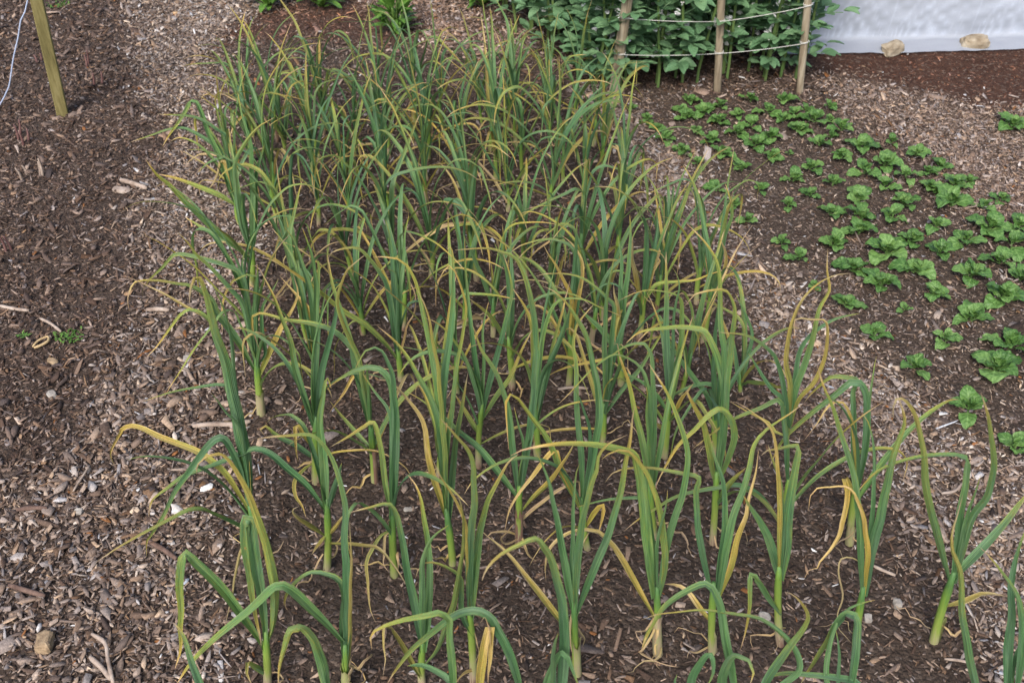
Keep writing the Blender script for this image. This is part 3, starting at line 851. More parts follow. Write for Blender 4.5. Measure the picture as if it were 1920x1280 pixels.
def build_traced():
    cur = None
    for line in TRACE.strip().splitlines():
        t = line.split()
        if t[0] == '@':
            tile, row = t[1], int(t[2])
            (bp,), (tp,) = P_(tile, t[3]), P_(tile, t[4])
            k = TILES[tile][2]
            b = at(*bp)
            b.z = ground_z(b.x, b.y)
            top = at_depth(tp[0], tp[1], b.y)
            dep = (b - CAM).length
            r = float(t[5]) / k / F_PX * dep * 0.43
            rg = random.Random(int(bp[0] * 7 + bp[1]))
            root = empty('garlic_plant', b, None, 'garlic plant', GARLIC_GROUP)
            link('stem', stem_mesh(b, top, r, b, rg), M['stem'], root)
            if rg.random() < .5: link('sheath', sheath_mesh(b, top, r, b, rg), M['stem'], root)
            cur = dict(obj=root, row=row, b=b, px=bp, leaves=[], rg=rg, top=top, n=0)
            PLANTS.append(cur)
        else:
            code, w, tile, pts = t[0], float(t[1]), t[2], ' '.join(t[3:])
            pix = P_(tile, pts)
            b, rg = cur['b'], cur['rg']
            zmin = 0.006 if code in 'dy' else 0.05
            P3 = depth_solve(pix, b.y, rg, zmin, 1)
            dep = (P3[0] - CAM).length
            wm = w / TILES[tile][2] / F_PX * dep
            if P3[0].z < 0.02: P3[0].z = 0.02
            wm *= 0.90
            me, L = ribbon(P3, wm, code, rg, True, origin=b)
            link('leaf', me, M['leaf'], cur['obj'])
            cur['leaves'].append((code, pix[-1][0] - cur['px'][0], L, min(p[1] for p in pix)))

# ------------------------------------------------------------------ further plants, grown by rule
def grow(b, rg, scale=1.0, lean=None, nleaf=None, row=0, yaw=None, lay=1.0):
    root = empty('garlic_plant', b, None, 'garlic plant', GARLIC_GROUP)
    top_h = rg.uniform(0.075, 0.12) * scale
    ln = lean or Vector((rg.uniform(-.12, .12), rg.uniform(-.12, .12), 1))
    top = b + ln.normalized() * top_h
    r = rg.uniform(0.0058, 0.0078) * scale
    link('stem', stem_mesh(b, top, r, b, rg), M['stem'], root)
    if rg.random() < .5: link('sheath', sheath_mesh(b, top, r, b, rg), M['stem'], root)
    pl = dict(obj=root, row=row, b=b, px=to_px(b), leaves=[], rg=rg, top=top)
    PLANTS.append(pl)
    yaw = rg.uniform(0, math.pi * 2) if yaw is None else yaw
    n = nleaf or rg.randint(7, 10)
    add_leaves(pl, rg, range(n), n, yaw, ln, top_h, scale)
    add_litter(pl, rg, scale)
    return pl

def add_leaves(pl, rg, idx, n, yaw, ln, top_h, scale):
    b, root = pl['b'], pl['obj']
    for i in idx:
        q = i / (n - 1)
        az = yaw + math.pi * (i % 2) + rg.gauss(0, .45)
        el = R(52 + 36 * q ** .5 + rg.uniform(-7, 7)) if i else R(rg.uniform(15, 55))
        L = scale * (0.21 + 0.20 * math.sin(min(1, .25 + q) * math.pi * .62) + rg.uniform(-.05, .06))
        hgt = top_h * (0.45 + 0.6 * q)
        p = b + ln.normalized() * hgt
        pts = [p.copy()]
        step = L / 14
        out = Vector((math.cos(az), math.sin(az), 0))
        e = el
        curl = rg.choice((rg.uniform(.2, 1.0), rg.uniform(.9, 2.4), rg.uniform(1.4, 3.0))) * (1.15 - .3 * q)
        kink = rg.random() < 0.40
        kat = rg.randint(6, 11); kang = rg.uniform(0.8, 2.2)
        sw = rg.uniform(-.5, .5)
        perp = Vector((-out.y, out.x, 0))
        for s in range(14):
            e -= curl * (s / 14) ** 1.4 * 0.20
            if kink and s in (kat, kat + 1): e -= kang / 2
            if e < -1.45: e = -1.45
            dirv = out * math.cos(e) + Vector((0, 0, math.sin(e))) + perp * (sw * .12 * s / 14)
            nxt = pts[-1] + dirv.normalized() * step
            if nxt.z < 0.02: nxt.z = 0.02
            pts.append(nxt)
        rr = rg.random()
        if i == 0: code = 'd' if rr < .3 else 'y'
        elif i == 1: code = 'y' if rr < .55 else 'm'
        elif i == 2: code = 'm' if rr < .5 else ('t' if rr < .7 else 'g')
        else: code = 'g' if rr < .50 else ('G' if rr < .66 else ('t' if rr < .92 else 'm'))
        w = scale * rg.uniform(0.0125, 0.0182) * (0.8 if code in 'yd' else 1.0) * (0.75 if q > .9 else 1)
        me, Lr = ribbon(pts, w, code, rg, False, origin=b)
        link('leaf', me, M['leaf'], root)
        tp = to_px(pts[-1])
        pl['leaves'].append((code, tp[0] - pl['px'][0], Lr, min(to_px(p)[1] for p in pts)))

def add_litter(pl, rg, scale, counts=(0, 1, 1, 2)):
    b, root = pl['b'], pl['obj']
    for k in range(rg.choice(counts)):          # withered basal blade lying on the soil
        az = rg.uniform(0, math.tau)
        pts = [b + Vector((0, 0, .03 + .02 * k))]
        for s in range(1, rg.randint(6, 10)):
            az += rg.gauss(0, .75)
            q = pts[-1] + Vector((math.cos(az), math.sin(az), 0)) * rg.uniform(.006, .016) * scale
            q.z = max(0.009, pts[-1].z + rg.uniform(-.016, .009))
            pts.append(q)
        me, Lr = ribbon(pts, rg.uniform(.004, .008), 'd', rg, False, origin=b)
        link('leaf', me, M['leaf'], root)

def enrich():
    """the inner, half-hidden and withered blades of the plants noted leaf by leaf"""
    for p in list(PLANTS):
        rg = random.Random(int(p['px'][0] * 11 + p['px'][1]))
        ln = p['top'] - p['b']
        if p['row'] >= 2 and ln.length > .02:
            k = 2 if p['row'] == 2 else 4
            add_leaves(p, rg, rg.sample(range(0, 9), k), 9, rg.uniform(0, 6.28), ln, ln.length, .88)
        if p['row'] >= 1: add_litter(p, rg, 1.0, (0, 1, 2, 2))

def right_edge(y): return 1105 + 0.672 * (y - 250)

def build_rows():
    ang = R(7.5)
    rv = Vector((math.cos(ang), math.sin(ang), 0))
    left = {5: (478, 652), 6: (470, 548), 7: (452, 428), 8: (462, 372), 9: (466, 315), 10: (462, 265)}
    for row, (lx, ly) in left.items():
        p = at(lx, ly)
        while True:
            q = p + Vector((rng.uniform(-.02, .02), rng.uniform(-.03, .03), 0))
            px, py = to_px(q)
            if px > right_edge(py) - 8: break
            q.z = ground_z(q.x, q.y)
            sc_ = .86 if px > right_edge(py) - 90 else 1.0
            if all((q - t['b']).length > 0.075 for t in PLANTS):
                grow(q, random.Random(int(px * 13 + py * 3)), sc_ * rng.uniform(0.82, 1.06) * (1 - .03 * max(0, row - 7)), row=row)
            p = p + rv * (rng.uniform(0.112, 0.138) if row < 7 else rng.uniform(.094, .118))
    # a few the nearer plants hide
    for (px, py, row) in ((825, 893, 3), (857, 738, 4), (1275, 738, 4), (1110, 640, 5)):
        q = at(px, py)
        q.z = ground_z(q.x, q.y)
        grow(q, random.Random(px), 0.9, row=row, nleaf=6)

def label_garlic():
    rows = {}
    for p in PLANTS: rows.setdefault(p['row'], []).append(p)
    for r, L in rows.items():
        L.sort(key=lambda p: p['px'][0])
        for i, p in enumerate(L):
            pl = p['leaves']
            long_ = sorted(pl, key=lambda t: -abs(t[1]))[0]
            side = 'left' if long_[1] < 0 else 'right'
            c = {'G': 'green', 'g': 'green', 'm': 'mottled', 'y': 'yellow', 'd': 'withered', 't': 'tan-tipped'}[long_[0]]
            reach = abs(long_[1]) / (F_PX / max(1.2, p['b'].length))
            verb = 'leaf arching far' if reach > .22 else 'leaf leaning'
            yel = sum(1 for t in pl if t[0] in 'yd') / max(1, len(pl))
            ad = 'yellowing' if yel > .4 else ('fresh green' if yel < .15 else 'green')
            pos = ORD[i] if i < len(L) - 1 else 'last'
            if r == 0:
                p['obj']['label'] = f'{ad} garlic plant cut by bottom edge, {c} {verb} {side}, {pos} from left'
            else:
                rr = 'front row' if r == 1 else f'{ORD[r - 1]} row back'
                p['obj']['label'] = f'{ad} garlic plant, {c} {verb} {side}, {pos} from left in {rr}'

# ------------------------------------------------------------------ spinach
def spinach_proto(seed):
    rg = random.Random(seed)
    nu, nv = 9, 17
    v, uv, age, f = [], [], [], []
    cup, curl = rg.uniform(.05, .22), rg.uniform(.35, 1.0)
    wid = rg.uniform(.46, .58)
    for j in range(nv):
        s = j / (nv - 1)
        if s < .2: w = 0.035 + .01 * s
        else:
            t = (s - .2) / .8
            w = 0.04 + wid * .5 * (math.sin(math.pi * t ** .8) ** .75) if t < 1 else .0
        w = max(w, 0.006)
        y = s * (1 - .12 * curl * s * s); z = .16 * math.sin(s * 2.0) - curl * .30 * max(0, s - .35) ** 1.6 * 1.6
        for i in range(nu):
            u = -1 + 2 * i / (nu - 1)
            cr = 0.050 * noise.noise((u * 2.2 + seed, s * 5.0, seed * 1.7)) + .026 * noise.noise((u * 5 + seed, s * 11, 4.4))
            edge = 0.028 * abs(u) ** 2 * math.sin(s * 19 + seed + u * 2)
            k = 1.0 if s > .24 else .15
            v.append((w * u * (1 + .07 * noise.noise((s * 6, u, seed))), y, z + (cup * w * 1.2 * u * u) + (cr + edge) * k))
            uv.append((u, s, seed * .137 % 1)); age.append(0.25 if s < .3 else 0.0)
    for j in range(nv - 1):
        for i in range(nu - 1):
            a = j * nu + i
            f.append((a, a + 1, a + nu + 1, a + nu))
    me = mesh_from(v, f, 'spinach_leaf', age, uv)
    me.materials.append(M['spinach'])
    return me

SPIN = []   # (px, py, width px, special)
def spin(s, ox, oy, k):
    for q in s.split():
        a = q.split(',')
        SPIN.append((ox + float(a[0]) / k, oy + float(a[1]) / k, float(a[2]) / k, a[3] if len(a) > 3 else ''))

spin('30,585,120 380,575,130 560,585,150 215,612,110 120,645,140 480,640,150 690,635,110 820,612,100 15,675,130 310,665,110 205,705,130 565,688,130 '
     '625,652,110 740,700,180 825,695,90 65,758,120 385,725,150 305,770,160 490,790,150 650,755,160 890,752,170 830,792,100 155,818,140 405,832,160 765,830,140 '
     '985,852,220 1170,818,110 10,880,110 215,888,160 500,915,150 595,882,50,y 885,900,140 1130,940,200 1315,890,140 80,940,110 330,975,160 715,965,150 1020,985,160 '
     '1250,1010,150 1375,992,120 1450,960,140 190,1085,130 430,1080,140 620,1028,160 840,1050,150 1130,1065,160 1380,1085,160 1535,1070,190 1605,1040,100 1785,1138,120 '
     '285,1162,120 590,1172,140 715,1115,140 990,1135,180 1240,1158,180 1510,1165,290 1690,1180,130 830,1222,150 365,1250,120 1000,1240,190 1175,1232,200 1850,725,190,a', 1280, 0, 3)
spin('1630,630,80 1715,690,100 1768,740,110 1825,800,140 1905,640,110 1900,868,110', 640, 0, 3)
spin('555,92,140 655,185,150 850,105,220 985,40,200 1145,150,290 1290,88,190 1440,160,230 1580,95,190 1720,25,230 1880,20,180 1840,110,220 1780,205,190 '
     '955,245,200 1115,335,240 1300,258,210 1410,390,190 1620,280,260 1895,300,180 1790,410,260 735,342,80 915,455,180 1240,482,100,s 1620,530,260 1070,630,180 1470,655,190,n '
     '1830,690,280 1755,820,300 1295,815,190 1600,1040,250 1860,1250,220 1420,10,160', 1280, 427, 3)

def build_spinach():
    protos = [spinach_proto(s) for s in range(1, 15)]
    done = []
    for (px, py, w, sp) in SPIN:
        b = at(px, py); b.z = ground_z(b.x, b.y)
        size = w / F_PX * (b - CAM).length / 2
        rg = random.Random(int(px * 3 + py * 17))
        root = empty('spinach_plant', b, None, 'spinach plant', 'spinach plants growing in the side bed')
        n = rg.randint(7, 10) if sp not in 'ys' or not sp else 6
        yaw = rg.uniform(0, 6.28)
        for i in range(n):
            q = i / (n - 1)
            me = protos[rg.randrange(len(protos))]
            o = bpy.data.objects.new('leaf', me)
            COL.objects.link(o)
            o.parent = root
            az = yaw + i * 2.4 + rg.uniform(-.3, .3)
            tilt = R(6 + 66 * q ** 1.1 + rg.uniform(-9, 12))
            L = size * (1.26 - .58 * q) * rg.uniform(.72, 1.15)
            o.scale = (L * rg.uniform(.95, 1.25), L, L * rg.uniform(1, 1.5))
            o.rotation_euler = (tilt, rg.uniform(-.25, .25), az)
            o.location = (0, 0, 0.004 + .008 * q)
        done.append((root, px, py, size, sp, b))
    # rows of the bed, front to back, numbered from the garlic side
    ang = R(7.5)
    rows = {}
    for d in done:
        b = d[5]
        t = -b.x * math.sin(ang) + b.y * math.cos(ang)
        rows.setdefault(round((t - 1.0) / 0.13), []).append(d)
    for ri, k in enumerate(sorted(rows)):
        L = sorted(rows[k], key=lambda d: d[1])
        for i, d in enumerate(L):
            s = 'large' if d[3] > .062 else ('small' if d[3] < .045 else 'medium')
            if d[4] == 'a': lab = 'bushy spinach plant alone on the wood chip path at right edge'
            elif d[4] == 'y': lab = 'tiny yellow-green spinach seedling amid the back of the spinach bed'
            else:
                pos = 'only one' if len(L) == 1 else (f'{ORD[i]} from left' if i < len(L) - 1 else 'last at right')
                rr = 'nearest row' if ri == 0 else f'{ordn(ri)} row back'
                lab = f'{s} crinkled spinach rosette, {pos} in spinach bed {rr}'
            d[0]['label'] = lab

def ordn(i):
    return ORD[i] if i < len(ORD) else ['seventeenth', 'eighteenth', 'nineteenth', 'twentieth'][i - len(ORD)]

# ------------------------------------------------------------------ broad beans
def blade(mb, base, d, up, L, W, rg, fold=.25, droop=.3, nv=6):
    """an oval leaflet"""
    d = d.normalized()
    side = d.cross(up)
    side = side.normalized() if side.length > 1e-3 else d.orthogonal().normalized()
    nrm = side.cross(d)
    v, uv, f = [], [], []
    rnd = rg.random()
    for j in range(nv):
        s = j / (nv - 1)
        w = W * .5 * max(.05, math.sin(math.pi * (0.03 + .945 * s ** .9)) ** .62) 
        c = base + d * (L * s) - nrm * (droop * L * s * s)
        for u in (-1, -.5, 0, .5, 1):
            v.append(c + side * (w * u) + nrm * (fold * w * abs(u) + .05 * W * noise.noise((s * 4, u * 2, rnd * 40))))
            uv.append((u, s, rnd))
    for j in range(nv - 1):
        for i in range(4):
            a = j * 5 + i
            f.append((a, a + 1, a + 6, a + 5))
    mb.add(v, f, [0.0] * len(v), uv)

def bean_plant(b, rg, label, h):
    root = empty('broad_bean_plant', b, label, 'bean plant', 'broad bean plants growing in the staked patch')
    fol = MB()
    clusters = []
    for k in range(rg.choice((3, 3, 4))):
        a = rg.uniform(0, 6.28)
        hh = h * rg.uniform(.82, 1.08)
        foot = Vector((math.cos(a), math.sin(a), 0)) * rg.uniform(.01, .045)
        tip = foot * rg.uniform(1.5, 3.2) + Vector((rg.uniform(-.07, .07), rg.uniform(-.07, .07), hh))
        mid = (foot + tip) / 2 + Vector((rg.uniform(-.03, .03), rg.uniform(-.03, .03), 0))
        pts = catmull([foot - Vector((0, 0, .02)), foot + Vector((0, 0, .05)), mid, tip], .05)
        v, f, uv = tube(pts, [.0062 - .0035 * i / len(pts) for i in range(len(pts))], 4)
        sm = MB(); sm.add(v, f, None, uv); sm.build('stem', M['beanstem'], root, smooth=False)
        az = rg.uniform(0, 6.28)
        z = rg.uniform(.03, .15)
        while z < hh:
            s = z / hh
            i = min(len(pts) - 1, int(s * (len(pts) - 1) + .5))
            p = pts[i]
            az += 2.5 + rg.uniform(-.5, .5)
            if not (z < .10 and rg.random() < .25):
                out = Vector((math.cos(az), math.sin(az), .35 + .35 * s + rg.uniform(-.2, .2))).normalized()
                rl = rg.uniform(.05, .10) * (1.1 - .4 * s)
                pts2 = [p, p + out * rl * .6, p + out * rl - Vector((0, 0, .006))]
                v, f, uv = tube(pts2, .0016, 4); fol.add(v, f, [0.25] * len(v), [(0.5, .5, .3)] * len(v))
                sd = Vector((-out.y, out.x, 0))
                for (q, sg) in ((.45, 1), (.45, -1), (1, .55), (1, -.55)):
                    bp = p + out * rl * q
                    d = out * (.55 + .35 * q) + sd * sg * rg.uniform(.6, 1.1) + Vector((0, 0, rg.uniform(-.25, .25)))
                    L = rg.uniform(.036, .060) * (1.08 - .3 * s)
                    blade(fol, bp, d, Vector((rg.uniform(-.3, .3), rg.uniform(-.3, .3), 1)), L, L * rg.uniform(.56, .72), rg, rg.uniform(.05, .5), rg.uniform(-.1, .45), 5)
                if .18 < s < .85 and rg.random() < .5:
                    flo = MB(); nb = []
                    for q in range(rg.randint(2, 5)):
                        d = Vector((math.cos(az + rg.uniform(-1, 1)), math.sin(az + rg.uniform(-1, 1)), rg.uniform(-.3, .5)))
                        fp = p + d.normalized() * rg.uniform(.008, .016)
                        blade(flo, fp, d, Vector((0, 0, 1)), rg.uniform(.016, .024), .013, rg, .6, -.25, 4)
                        blade(flo, fp, d, Vector((1, 0, .2)), rg.uniform(.012, .018), .011, rg, .5, .2, 4)
                        nb.append(len(flo.f)); blade(flo, fp + d.normalized() * .006 + Vector((0, 0, .0015)), d, Vector((0, 0, 1)), .006, .005, rg, .2, 0, 4); nb.append(len(flo.f))
                    clusters.append((flo, nb))
            z += rg.uniform(.018, .030)
        for q in range(6):        # growing tip
            d = Vector((rg.uniform(-1, 1), rg.uniform(-1, 1), 1.2))
            blade(fol, pts[-1], d, Vector((rg.uniform(-1, 1), rg.uniform(-1, 1), .4)), .045, .022, rg, .4, .1, 5)
    fol.build('foliage', M['bean'], root)
    for flo, nb in clusters:
        fo = flo.build('flower_cluster', M['petal'], root)
        fo.data.materials.append(M['blotch'])
        for a, c in zip(nb[::2], nb[1::2]):
            for q in range(a, c): fo.data.polygons[q].material_index = 1

POSTS = []
def build_beans():
    p1, p3 = at(1150, 178), at(1500, 174)
    rv = (p3 - p1).normalized()
    dv = Vector((-rv.y, rv.x, 0)); dv = (dv + Vector((-.12, 0, 0))).normalized()
    sl = at(900, 0) - p1
    shear = sl * (1 / sl.dot(dv))          # the patch runs back to the left
    W = (p3 - p1).length
    o = p1 + dv * 0.11
    k = 0
    rows, cols = 6, 7
    for r in range(rows):
        for c in range(cols):
            if 2 <= c <= cols - 2 and r >= 4: continue         # hidden wholly by the rows before them
            q = o + rv * (-.05 + (W + .04) * c / (cols - 1)) + (shear if c < 4 else shear.lerp(dv, .25 * (c - 3))) * (.19 * r) + Vector((rng.uniform(-.03, .03), rng.uniform(-.03, .03), 0))
            q.z = ground_z(q.x, q.y)
            rr = 'front row' if r == 0 else f'{ORD[r]} row back'
            pos = 'at left corner' if c == 0 else ('at right corner' if c == cols - 1 else f'{ORD[c]} from left')
            bean_plant(q, random.Random(100 + k), f'white-flowered broad bean plant {pos}, {rr} of staked patch', rng.uniform(.78, .98))
            k += 1
    # posts
    for (bx, by, tx, ty, w, lab) in ((1150, 178, 1178, -10, 19, 'weathered round wooden post leaning right at left corner of bean patch'),
                                     (1345, 170, 1353, -10, 13.5, 'upright weathered wooden post in middle of bean patch front'),
                                     (1499, 174, 1516, -10, 12.5, 'slim weathered wooden post at right corner of bean patch')):
        b = at(bx, by)
        t = at_depth(tx, ty, b.y - .015)
        t = b + (t - b) * 1.75
        r = w / F_PX * (b - CAM).length * .5
        pts = [b + (t - b) * (-.06 + 1.06 * i / 14) for i in range(15)]
        v, f, uv = tube(pts, [r * (1 + .05 * rng.uniform(-1, 1)) for _ in pts], 12)
        mb = MB(); mb.add([q - b for q in v], f, None, uv)
        po = mb.build('wooden_post', M['post'], None, b)
        tag(po, lab, 'post', 'wooden posts of the bean patch')
        POSTS.append((b, t, r))
    # two rounds of twine along the posts, running on to a back post out of sight behind the beans
    for (ys, lab) in (((30, 37, 8), 'upper white twine strung between bean patch posts'), ((98, 97, 78), 'lower white twine strung between bean patch posts')):
        an = []
        for (b, t, r), py in zip(POSTS, ys):
            s = 0.0
            for k in range(400):
                q = b + (t - b) * (k / 400)
                if to_px(q)[1] <= py: break
            an.append(q + Vector((0, -r - .003, 0)))
        pts = []
        back = an[0] + dv * 1.05 + Vector((-.05, 0, .02))
        backr = an[2] + dv * 1.05 + Vector((.02, 0, .02))
        seq = [back, an[0], an[1], an[2] + Vector((.004, 0, 0)), an[2] + Vector((POSTS[2][2] + .004, POSTS[2][2], 0)), backr]
        for a, c in zip(seq[:-1], seq[1:]):
            n = 14
            for i in range(n):
                s = i / n
                pts.append(a.lerp(c, s) - Vector((0, 0, .007 * 4 * s * (1 - s) * min(1, (c - a).length * 2))))
        pts.append(seq[-1])
        v, f, uv = tube(pts, .0011, 6)
        mb = MB(); mb.add([q - an[0] for q in v], f, None, uv)
        for (q, (b, t, r)) in zip(an, POSTS):       # knots round the posts
            ax = (t - b).normalized()
            e1 = ax.orthogonal().normalized(); e2 = ax.cross(e1)
            for dz in (-.002, .0015):
                ring = [q + Vector((0, r + .003, 0)) + ax * dz + (e1 * math.cos(th) + e2 * math.sin(th)) * (r * 1.05 + .0008) for th in [k * math.tau / 20 for k in range(21)]]
                v, f, uv = tube(ring, .0010, 5)
                mb.add([p - an[0] for p in v], f, None, uv)
        tag(mb.build('twine', M['string'], None, an[0]), lab, 'twine')

# ------------------------------------------------------------------ fleece tunnel and its stones
def build_fleece():
    a, b = at(1470, 103), at(1925, 94)
    ax = (b - a); ax.z = 0
    W = ax.length * 1.75
    ax.normalize()
    dv = Vector((-ax.y, ax.x, 0))
    nx, nt_ = 340, 120
    D, H = 1.05, 0.62
    RAYS = [(.22, .02, .8), (.34, .03, 1), (.47, .018, .9), (.62, .03, .8), (.80, .02, .7), (1.02, .025, .6), (1.45, .02, .4), (2.0, .02, .4), (2.45, .02, .5), (2.75, .03, .7)]
    anchors = [((at(1672, 96) - a).dot(ax), .03), ((at(1825, 88) - a).dot(ax), .03), ((at(1545, 100) - a).dot(ax), .02), (W * .78, .03)]
    v, cre = [], []
    for j in range(nt_ + 1):
        t = j / nt_
        for i in range(nx + 1):
            fold = 0
            x = W * i / nx
            if t < .06:
                y, z = -.02 + t / .06 * .12, .006
            elif t > .94:
                y, z = D + .10 + (t - .94) / .06 * .05, .006
            else:
                q = (t - .06) / .88
                th = math.pi * q
                y = .10 + D * .5 * (1 - math.copysign(abs(math.cos(th)) ** .85, math.cos(th)))
                z = H * math.sin(th) ** .95
                z *= 1 - .02 * math.cos(x * 3.1) * math.sin(th)
                # creases fan out from where the sheet is pinned
                cr = 0
                for (xa, ya) in anchors:
                    rr = math.hypot(x - xa, z + .02)
                    an = math.atan2(z + .02, x - xa)
                    ray_ = sum(math.exp(-((an - c) / (wd * 1.5)) ** 2) * k_ for c, wd, k_ in RAYS) * math.exp(-rr / .9) * min(1, rr / .04)
                    cr += .007 * min(rr, .3) * ray_
                    fold += ray_
                cr += .0012 * noise.noise((x * 5, t * 6, 5)) + .0012 * noise.noise((x * 22, t * 30, 2))
                y -= cr * math.cos(th) if q < .5 else 0
                z += cr * .5 * math.sin(th)
            y += .005 * noise.noise((x * 2.5, 0, 7)) + .003 * noise.noise((x * 14, 3, 7)) * (1 if t < .1 else .2)
            p = a + ax * x + dv * y
            z += .003 * noise.noise((x * 18, t * 60, 1)) * (1 if t < .06 else 0)
            v.append(Vector((p.x, p.y, ground_z(p.x, p.y) * .7 + max(z, .004) + .006)) - a)
            cre.append(min(1, .8 * fold + (.45 if t < .07 else 0)))
    f = []
    for j in range(nt_):
        for i in range(nx):
            k = j * (nx + 1) + i
            f.append((k, k + 1, k + nx + 2, k + nx + 1))
    o = link('fleece_cover', mesh_from(v, f, 'fleece_cover', cre), M['fleece'], None, a)
    tag(o, 'white translucent garden fleece stretched over a low row at top right', 'fleece cover')
    # hoops that carry it
    # plants under it
    pro = [spinach_proto(s) for s in (31, 32, 33)]
    for m in pro:
        m.materials.clear(); m.materials.append(M['bush'])
    for k, px in enumerate((1580, 1640, 1715, 1790, 1860, 1915)):
        b0 = at(px, 88) + dv * (.52 + .06 * (k % 2)); b0.z = 0
        root = empty('covered_seedling', b0, f'leafy green plant showing faintly through white fleece, {ORD[k]} from left', 'seedling', 'plants under the fleece')
        rg = random.Random(k + 400)
        for i in range(8):
            o = bpy.data.objects.new('leaf', pro[i % 3]); COL.objects.link(o); o.parent = root
            L = rg.uniform(.06, .09)
            o.scale = (L, L, L); o.rotation_euler = (R(rg.uniform(15, 70)), 0, i * 2.4 + k)
    for (px, py, w, lab, sd) in ((1672, 99, 44, 'flat pale tan stone holding fleece edge down, left one', 3), (1824, 91, 46, 'rough brown-topped stone resting against fleece, right one', 8)):
        rock(px, py, w, lab, 'stone', sd, M['stone'], (1, .6, .5), 'stones weighing down the fleece', sink=.06)

def rock(px, py, w, lab, name, sd, mat, sc=(1, .8, .6), group=None, sink=.3):
    b = at(px, py)
    r = w / F_PX * (b - CAM).length * .5
    v, f = [], []
    nu, nv = 18, 11
    for j in range(nv + 1):
        th = math.pi * j / nv
        for i in range(nu):
            ph = math.tau * i / nu
            d = Vector((math.sin(th) * math.cos(ph), math.sin(th) * math.sin(ph), math.cos(th)))
            q = Vector([math.copysign(abs(c) ** .62, c) for c in d])
            k = 1 + .22 * noise.noise(d * 1.4 + Vector((sd, 0, 0))) + .10 * noise.noise(d * 3.7 + Vector((0, sd, 0)))
            v.append(Vector((q.x * sc[0], q.y * sc[1], q.z * sc[2])) * (r * k * .92))
    for j in range(nv):
        for i in range(nu):
            i2 = (i + 1) % nu
            f.append((j * nu + i, (j + 1) * nu + i, (j + 1) * nu + i2, j * nu + i2))
    o = link(name, mesh_from(v, f, smooth=False), mat, None, (b.x, b.y, ground_z(b.x, b.y) + r * sc[2] * (1 - sink)))
    o.rotation_euler = (rng.uniform(-.15, .15), rng.uniform(-.15, .15), rng.uniform(-.4, .4) + (0 if name == 'stone' else sd))
    return tag(o, lab, name.replace('_', ' '), group)

